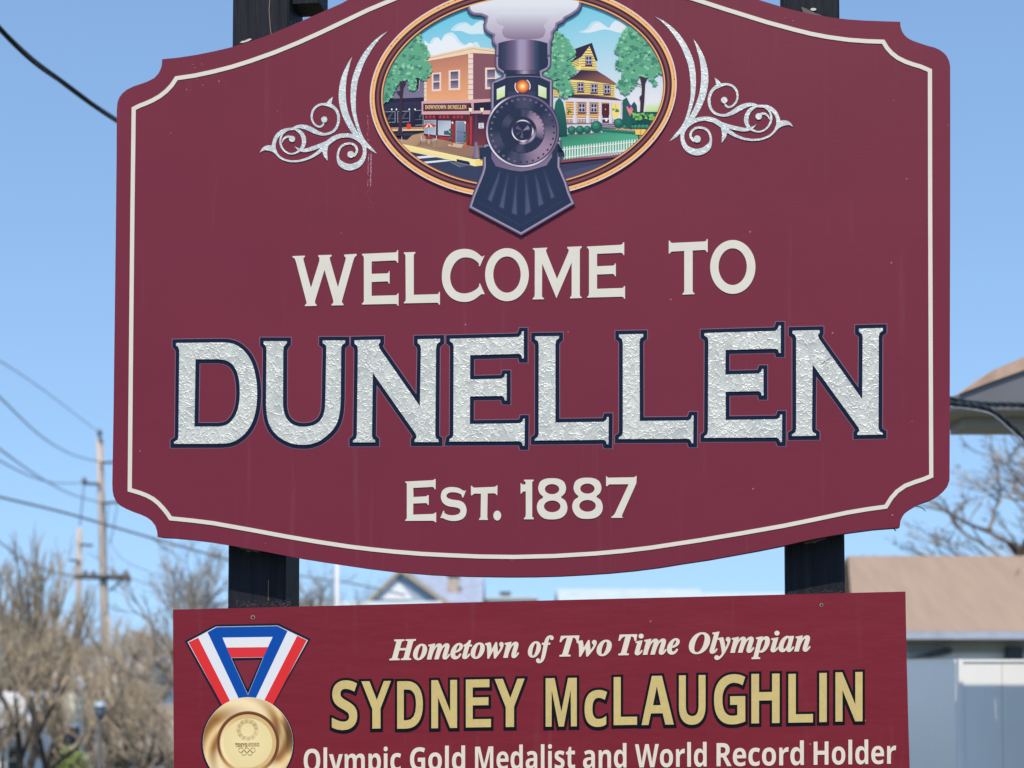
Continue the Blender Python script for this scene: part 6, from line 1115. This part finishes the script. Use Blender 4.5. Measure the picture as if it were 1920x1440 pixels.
# ------------------------------------------------------------------ poles and wires
M['pole'] = mat('weathered_pole_wood', (0.44, 0.36, 0.30), 0.9, var=0.25, scale=3, stretch=(4, 4, .4))
M['bark'] = mat('grey_brown_bark', (0.075, 0.06, 0.046), 0.95, var=0.3, scale=6, stretch=(2, 2, .4))
M['wire'] = mat('old_wire', (0.17, 0.19, 0.21), 0.6)
M['cable'] = mat('black_service_cable', (0.022, 0.024, 0.028), 0.35, var=0.2)
M['insul'] = mat('porcelain_insulator', (0.12, 0.11, 0.12), 0.3)
def lean_pole(label, px0, py0, px1, d, r0, r1, arms, py1=1560):
    base = wp(px1, py1, d); top = wp(px0, py0, d)
    o = empty('utility_pole', base); tag(o, label, 'utility pole', 'leaning timber utility poles at the left')
    rel = lambda p: tuple(p - base)
    rod_mesh('pole_shaft', [rel(base + (top - base) * t) for t in (-.05, .25, .5, .75, 1)], [r1, r1 * .95 + r0 * .05, (r0 + r1) / 2, r0 * .8 + r1 * .2, r0], M['pole'], o, 10)
    for (xa_, ya_, xb_, yb_, th) in arms:
        a, b = wp(xa_, ya_, d - r0 - .1), wp(xb_, yb_, d - r0 - .1)
        rod_mesh('crossarm', [rel(a), rel(b)], th, M['bark'], o, 6)
    return o, rel
D1 = 75.0
o, rel = lean_pole('nearer tall timber utility pole with a wide double crossarm, left of the boards', 187, 822, 207, D1, .15, .22, [(156,906,187,908,.07), (188,868,226,866,.06), (190,944,226,941,.06), (141,1081,243,1083,.13)])
for px, py in ((187,812), (158,902), (160,1076), (175,1077), (213,1078), (236,1076), (241,1084)):
    c = wp(px, py, D1 - .25); rod_mesh('insulator', [rel(c + Vector((0, 0, k * .09))) for k in (-2, -1, 0, 1, 2)], [.04, .10, .12, .10, .04], M['insul'], o, 8)
rod_mesh('brace', [rel(wp(205, 1108, D1 - .3)), rel(wp(236, 1083, D1 - .3))], .05, M['dark'], o, 5); rod_mesh('brace', [rel(wp(158, 906, D1 - .3)), rel(wp(150, 985, D1 - .3))], .025, M['dark'], o, 5)
rod_mesh('brace', [rel(wp(221, 944, D1 - .3)), rel(wp(207, 1020, D1 - .3))], .02, M['dark'], o, 5); rod_mesh('brace', [rel(wp(204, 944, D1 - .3)), rel(wp(198, 1000, D1 - .3))], .02, M['dark'], o, 5)
mesh_w = wp(205, 1120, D1 - .35); rod_mesh('riser_pipe', [rel(wp(204.5, 1150, D1 - .3)), rel(wp(207, 1300, D1 - .3)), rel(wp(212, 1560, D1 - .3))], .075, M['concrete'], o, 6)
D2 = 112.0
o, rel = lean_pole('farther thin utility pole with short stub arms, left of the double crossarm', 149, 990, 143, D2, .17, .24, [(130,1050,149,1052,.09), (149,1021,174,1023,.09)])
def wire(label, P, r, group='overhead wires strung from the utility poles', twist=False, m=None, n=5):
    pts = [wp(*p) for p in smooth(P, False, 6)]; c = pts[0]
    if not twist:
        o = rod_mesh('overhead_wire', [p - c for p in pts], r, m or M['wire'], None, n); o.location = c
    else:
        o = empty('service_cable', c)
        pts = [wp(*p) for p in smooth(P, False, 22)]
        for k in range(3):
            Q = []
            for i, p in enumerate(pts):
                a = pts[max(0, i - 1)]; b = pts[min(len(pts) - 1, i + 1)]; dd = (b - a).normalized(); u = dd.cross(Vector((0, 1, 0))).normalized(); v = dd.cross(u)
                L_ = sum((pts[j] - pts[j - 1]).length for j in range(1, i + 1)) if i < 400 else 0; t = L_ * twist + k * 2 * math.pi / 3
                Q.append(p - c + u * math.cos(t) * r * 1.1 + v * math.sin(t) * r * 1.1)
            rod_mesh('strand', Q, r * (1.0 if k else .8), m or M['cable'], o, 8)
    tag(o, label, 'cable', group)
    return o
wire('faint topmost wire sloping down to the tip of the nearer pole', [(-60,640,40), (60,716,55), (187,812,D1)], .018)
wire('wire sagging from the left edge to the short right arm of the nearer pole', [(-60,690,40), (0,745,44), (70,812,55), (130,850,66), (187,866,D1 - .2)], .026)
wire('lower of two crossing wires, sagging to the second right arm of the nearer pole', [(-60,790,40), (0,842,44), (70,892,56), (130,925,66), (190,943,D1 - .2)], .026)
wire('wire levelling off to the short left arm of the nearer pole', [(-60,830,40), (0,864,44), (50,890,52), (100,905,62), (158,905,D1 - .2)], .022)
wire('thick bundled wire sloping across behind both poles', [(-80,912,35), (0,932,36), (120,961,38), (230,993,40), (345,1026,42), (430,1050,44)], .030)
wire('wire running from under the crossarm level behind the large board', [(60,1055,90), (141,1080,D1 - .3), (243,1084,D1 - .3), (330,1120,70), (420,1150,66)], .025)
wire('wire dipping left of the crossarm among the treetops', [(-20,1000,60), (60,1060,66), (141,1082,D1 - .3)], .03)
wire('thin wire right of the poles above the crossarm', [(200,1005,90), (235,1052,86), (330,1090,80)], .022)
wire('dark wire crossing the gap between the boards behind the flagpole', [(555,1078,50), (600,1085,50), (650,1092,50), (705,1103,50), (760,1116,50)], .03)
wire('thick black cable slanting down to the upper left edge of the large board', [(-60,-14,6.6), (0,53,6.8), (60,112,7), (120,157,7.2), (170,193,7.4), (218,226,7.6), (300,280,8)], .0062, None, twist=4.0)
wire('twisted black cable bundle sagging across in front of the near eave', [(1700,735,8.0), (1781,749,8.1), (1830,757,8.2), (1870,759,8.3), (1920,760,8.4), (2000,768,8.5)], .0075, None, twist=34.0)
wire('twisted black cable drooping steeply below the eave at the right edge', [(1700,742,7.9), (1781,757,8.0), (1830,762,8.1), (1860,772,8.15), (1895,797,8.2), (1925,825,8.2), (1960,870,8.2)], .0075, None, twist=34.0)
wire('thin single black wire hanging under the twisted cables at the right edge', [(1781,764,7.9), (1830,770,8.0), (1860,778,8.0), (1890,803,8.0), (1920,832,8.0), (1950,870,8.0)], .0052, None)
# white flagpole in the gap, street lamp low left
fp = wp(631, 1500, 40); o = empty('flagpole', fp); tag(o, 'white pole standing upright in the gap between the boards', 'flagpole')
rod_mesh('flagpole_shaft', [(0, 0, 0), (0, 0, 4), tuple(wp(631, 700, 40) - fp)], [.062, .06, .05], M['white'], o, 10)
DL = 27.0
lb = wp(188, 1330, DL); lb.z = gz(lb.x, DL); o = empty('street_lamp', lb); tag(o, 'black post lamp with a rounded grey dome in front of the left trees', 'street lamp')
zt_ = wp(187, 1314, DL).z - lb.z
M['lamp_glass'] = mat('smoky_lamp_bowl', (0.10, 0.13, 0.16), 0.25, var=0.1); M['lamp_dome'] = mat('grey_lamp_dome', (0.26, 0.31, 0.37), 0.35, var=0.1)
rod_mesh('lamp_post', [(0, 0, 0), (0, 0, .3), (0, 0, .35), (0, 0, zt_ - .33)], [.09, .08, .04, .032], M['dark'], o, 10)
rod_mesh('lamp_bowl', [(0, 0, zt_ - .30), (0, 0, zt_ - .24), (0, 0, zt_ - .18), (0, 0, zt_ - .10)], [.03, .065, .085, .095], M['lamp_glass'], o, 14)
rod_mesh('lamp_dome', [(0, 0, zt_ - .10), (0, 0, zt_ - .08), (0, 0, zt_ - .03), (0, 0, zt_)], [.11, .105, .075, .02], M['lamp_dome'], o, 14)

# ------------------------------------------------------------------ bare and budding trees
M['twig'] = mat('tan_twigs', (0.34, 0.265, 0.185), 0.95, var=0.3, scale=1.5)
M['twig_grey'] = mat('grey_twigs', (0.27, 0.235, 0.20), 0.95, var=0.3, scale=2)
M['bud'] = mat('spring_buds', (0.38, 0.32, 0.19), 0.95, var=0.35, scale=1.2)
M['bud_green'] = mat('young_green_leaves', (0.20, 0.25, 0.08), 0.95, var=0.35, scale=1.2)
def make_tree(seed, height, spread, up=0.5, levels=5, trunk=0.22, budn=3, kids=(3, 4), buds=.035, first=.28):
    """returns (V,F) for wood, twigs and buds; grown in metres from the origin"""
    r_ = random.Random(seed); W, T, B = ([], []), ([], []), ([], [])
    def tube(M_, pts, rad, n):
        V, F = M_; k = len(V)
        for i, p in enumerate(pts):
            a = pts[max(0, i - 1)]; c = pts[min(len(pts) - 1, i + 1)]; d = (c - a).normalized(); u = d.cross(Vector((.3, .9, .1))).normalized(); v = d.cross(u)
            for q in range(n): t = 6.2832 * q / n; V.append(p + (u * math.cos(t) + v * math.sin(t)) * rad[i])
        for i in range(len(pts) - 1):
            for q in range(n): F.append((k + i * n + q, k + i * n + (q + 1) % n, k + (i + 1) * n + (q + 1) % n, k + (i + 1) * n + q))
    def grow(p, d, L, rad, lv):
        n = 4 if lv < 3 else 3; pts = [p.copy()]; q = p.copy(); dd = d.copy()
        for i in range(n):
            dd = (dd + Vector((r_.gauss(0, .16), r_.gauss(0, .16), r_.gauss(0, .10) + up * .10))).normalized(); q = q + dd * L / n; pts.append(q.copy())
        rads = [rad * (1 - .45 * i / n) for i in range(n + 1)]
        tube(W if lv < 3 else T, pts, rads, 7 if lv < 2 else 4 if lv < 3 else 3)
        if lv >= levels - 1:
            for b in range(budn):
                t = r_.random(); i = min(n - 1, int(t * n)); c = pts[i].lerp(pts[i + 1], t * n - i) + Vector((r_.gauss(0, .03), r_.gauss(0, .03), r_.gauss(0, .03)))
                s = buds * r_.uniform(.6, 1.4); V, F = B; k = len(V)
                e1 = Vector((r_.gauss(0, 1), r_.gauss(0, 1), r_.gauss(0, 1))).normalized() * s; e2 = Vector((r_.gauss(0, 1), r_.gauss(0, 1), r_.gauss(0, 1))).normalized() * s
                V += [c - e1, c + e2, c + e1]; F.append((k, k + 1, k + 2))
            return
        m = r_.randint(*kids) + (1 if lv == 0 else 0)
        for j in range(m):
            t = r_.uniform(.35 if lv else .55, 1.0) if j else 1.0; i = min(n - 1, int(t * n)); c = pts[i].lerp(pts[i + 1], min(1, t * n - i))
            az = r_.uniform(0, 6.283) ; tilt = r_.uniform(.35, .85) * spread * (.5 if j == 0 else 1)
            ax_ = dd.cross(Vector((math.cos(az), math.sin(az), .1))).normalized(); nd = (Matrix.Rotation(tilt, 3, ax_) @ dd); nd.z += up * .25; nd.normalize()
            grow(c, nd, L * r_.uniform(.58, .84), max(.005, rad * .60 * r_.uniform(.8, 1.1)), lv + 1)
    grow(Vector((0, 0, -.1)), Vector((r_.gauss(0, .06), r_.gauss(0, .06), 1)).normalized(), height * first, trunk, 0)
    top = max(v.z for v in T[0] + W[0]); k = height / top
    for M_ in (W, T, B):
        for v in M_[0]: v.x *= k; v.y *= k; v.z *= k
    return W, T, B
tree_cache = {}
def tree(key, label, px, py_top, d, rz, cat='tree', group=None, twig='twig', bud='bud', zg=None, sx=1.0, px_is_x=None, **kw):
    x = X(px, d); zg = gz(x, d) if zg is None else zg; ht = Hh(py_top, d) - zg
    if key not in tree_cache:
        W, T, B = make_tree(**kw); mes = []
        for (V, F), m in ((W, 'bark'), (T, twig), (B, bud)):
            me = bpy.data.meshes.new('tree_mesh'); me.from_pydata([tuple(v) for v in V], [], F); me.materials.append(M[m]); me.update(); mes.append(me)
        tree_cache[key] = (mes, max(v.z for v in T[0]))
    mes, th = tree_cache[key]; s = ht / th
    o = empty('tree', (x, d, zg), rz); o.scale = (s * sx, s * sx, s); tag(o, label, cat, group)
    for nm, me in zip(('trunk', 'crown', 'buds'), mes): link(bpy.data.objects.new(nm, me), o)
    return o
K = dict
GL = 'bare budding trees along the street at the left'
kA = K(seed=5, height=6.0, spread=.8, up=.7, levels=7, trunk=.21, budn=2, kids=(3, 3), buds=.026, first=.36)
kB = K(seed=12, height=6.0, spread=.95, up=.5, levels=7, trunk=.21, budn=2, kids=(3, 3), buds=.026, first=.34)
kC = K(seed=21, height=8.0, spread=.45, up=1.0, levels=6, trunk=.12, budn=3, kids=(3, 4), buds=.02, first=.22)
kD = K(seed=33, height=9.0, spread=.85, up=.3, levels=8, trunk=.20, budn=1, kids=(3, 3), buds=.03, first=.26)
tree('A', 'broad budding street tree with a dark leaning trunk at the lower left', 66, 1120, 33, .4, group=GL, **kA)
tree('B', 'low spreading tree whose thick trunk stands just left of the lower board', 292, 1175, 31, 2.1, group=GL, **kB)
tree('A', 'tan tree filling the space directly behind the street lamp', 165, 1165, 43, 2.6, group=GL, **kA)
tree('B', 'bushy tan tree right of the utility pole, behind the nearest trunk', 240, 1160, 42, .9, group=GL, **kB)
tree('C', 'tall wispy tree with upright twigs at the far left edge', 20, 985, 46, .2, group=GL, **kC)
tree('C', 'slim upright tree rising right of the wispy one at the left edge', 84, 1075, 50, 1.9, group=GL, **kC)
tree('A', 'tan tree cut off by the left edge of the view', -25, 1140, 37, 4.2, group=GL, **kA)
tree('B', 'hazy tan tree behind the two utility poles', 120, 1135, 56, 3.7, group=GL, **kB)
tree('A', 'hazy tan tree farther back beside the left edge of the lower board', 300, 1130, 58, 5.2, group=GL, **kA)
tree('D', 'tall bare tree with a dark slanting stem just left of the left post', 352, 985, 38, 1.2, twig='twig_grey', bud='twig_grey', sx=.8, **kD)
tree('D', 'bare tree showing through the gap right of the left post', 560, 1030, 52, 3.9, twig='twig_grey', bud='twig_grey', sx=.75, **kD)
tree('D', 'large bare tree with fine spreading twigs behind the pink roof at the right', 2050, 800, 38, .5, twig='twig_grey', bud='bud', zg=-.5, sx=1.9, **kD)
tree('D', 'second bare tree standing farther back, twigs showing over the pink roof', 1860, 905, 50, 2.6, twig='twig_grey', bud='bud', zg=-.5, sx=1.3, **kD)
# green shrub and the far treeline
sh = random.Random(8); V, F = [], []
cx_, cz_ = X(140, 36), gz(X(140, 36), 36)
for i in range(5200):
    a = sh.uniform(0, 6.283); rr_ = sh.random() ** .4; h = sh.random()
    q_ = math.sqrt(max(0, 1 - (2 * h - .8) ** 2 / 1.5)) * (.75 + .25 * math.sin(a * 5 + h * 9)); p = Vector((cx_ + math.cos(a) * rr_ * .7 * q_, 36 + math.sin(a) * rr_ * .6 * q_, cz_ + .1 + h * 2.5 * sh.uniform(.85, 1))); s = sh.uniform(.02, .05)
    e1 = Vector((sh.gauss(0, 1), sh.gauss(0, 1), sh.gauss(0, 1))).normalized() * s; e2 = e1.orthogonal().normalized() * s * .7; k = len(V)
    V += [p - e1, p + e2, p + e1, p - e2]; F.append((k, k + 1, k + 2, k + 3))
org = Vector((cx_, 36, cz_)); so = mesh_ob('shrub', [v - org for v in V], F, M['bud_green']); so.location = org; tag(so, 'fresh green shrub at the foot of the trees left of the lamp post', 'shrub')
V, F = [], []; tr_ = random.Random(4)
for i in range(60000):
    x = tr_.uniform(-75, 60); y = 150 + tr_.uniform(0, 14); base = -2.6
    hh = 7.2 + 1.3 * math.sin(x * .22) + .9 * math.sin(x * .71 + 1) + .5 * math.sin(x * 1.9)
    if x > -26: hh *= max(.48, 1 - (x + 26) / 26)
    h = tr_.random() ** .8 * hh; s = tr_.uniform(.10, .32); k = len(V)
    l = Vector((tr_.gauss(0, .35), tr_.gauss(0, .3), 1)).normalized() * s * 2.2; w = Vector((tr_.gauss(0, 1), tr_.gauss(0, .4), .2)).normalized() * s * .35
    p = Vector((x, y, base + h)); V += [p - w, p + w, p + l]; F.append((k, k + 1, k + 2))
tag(mesh_ob('far_treeline', V, F, M['twig']), kind='stuff')
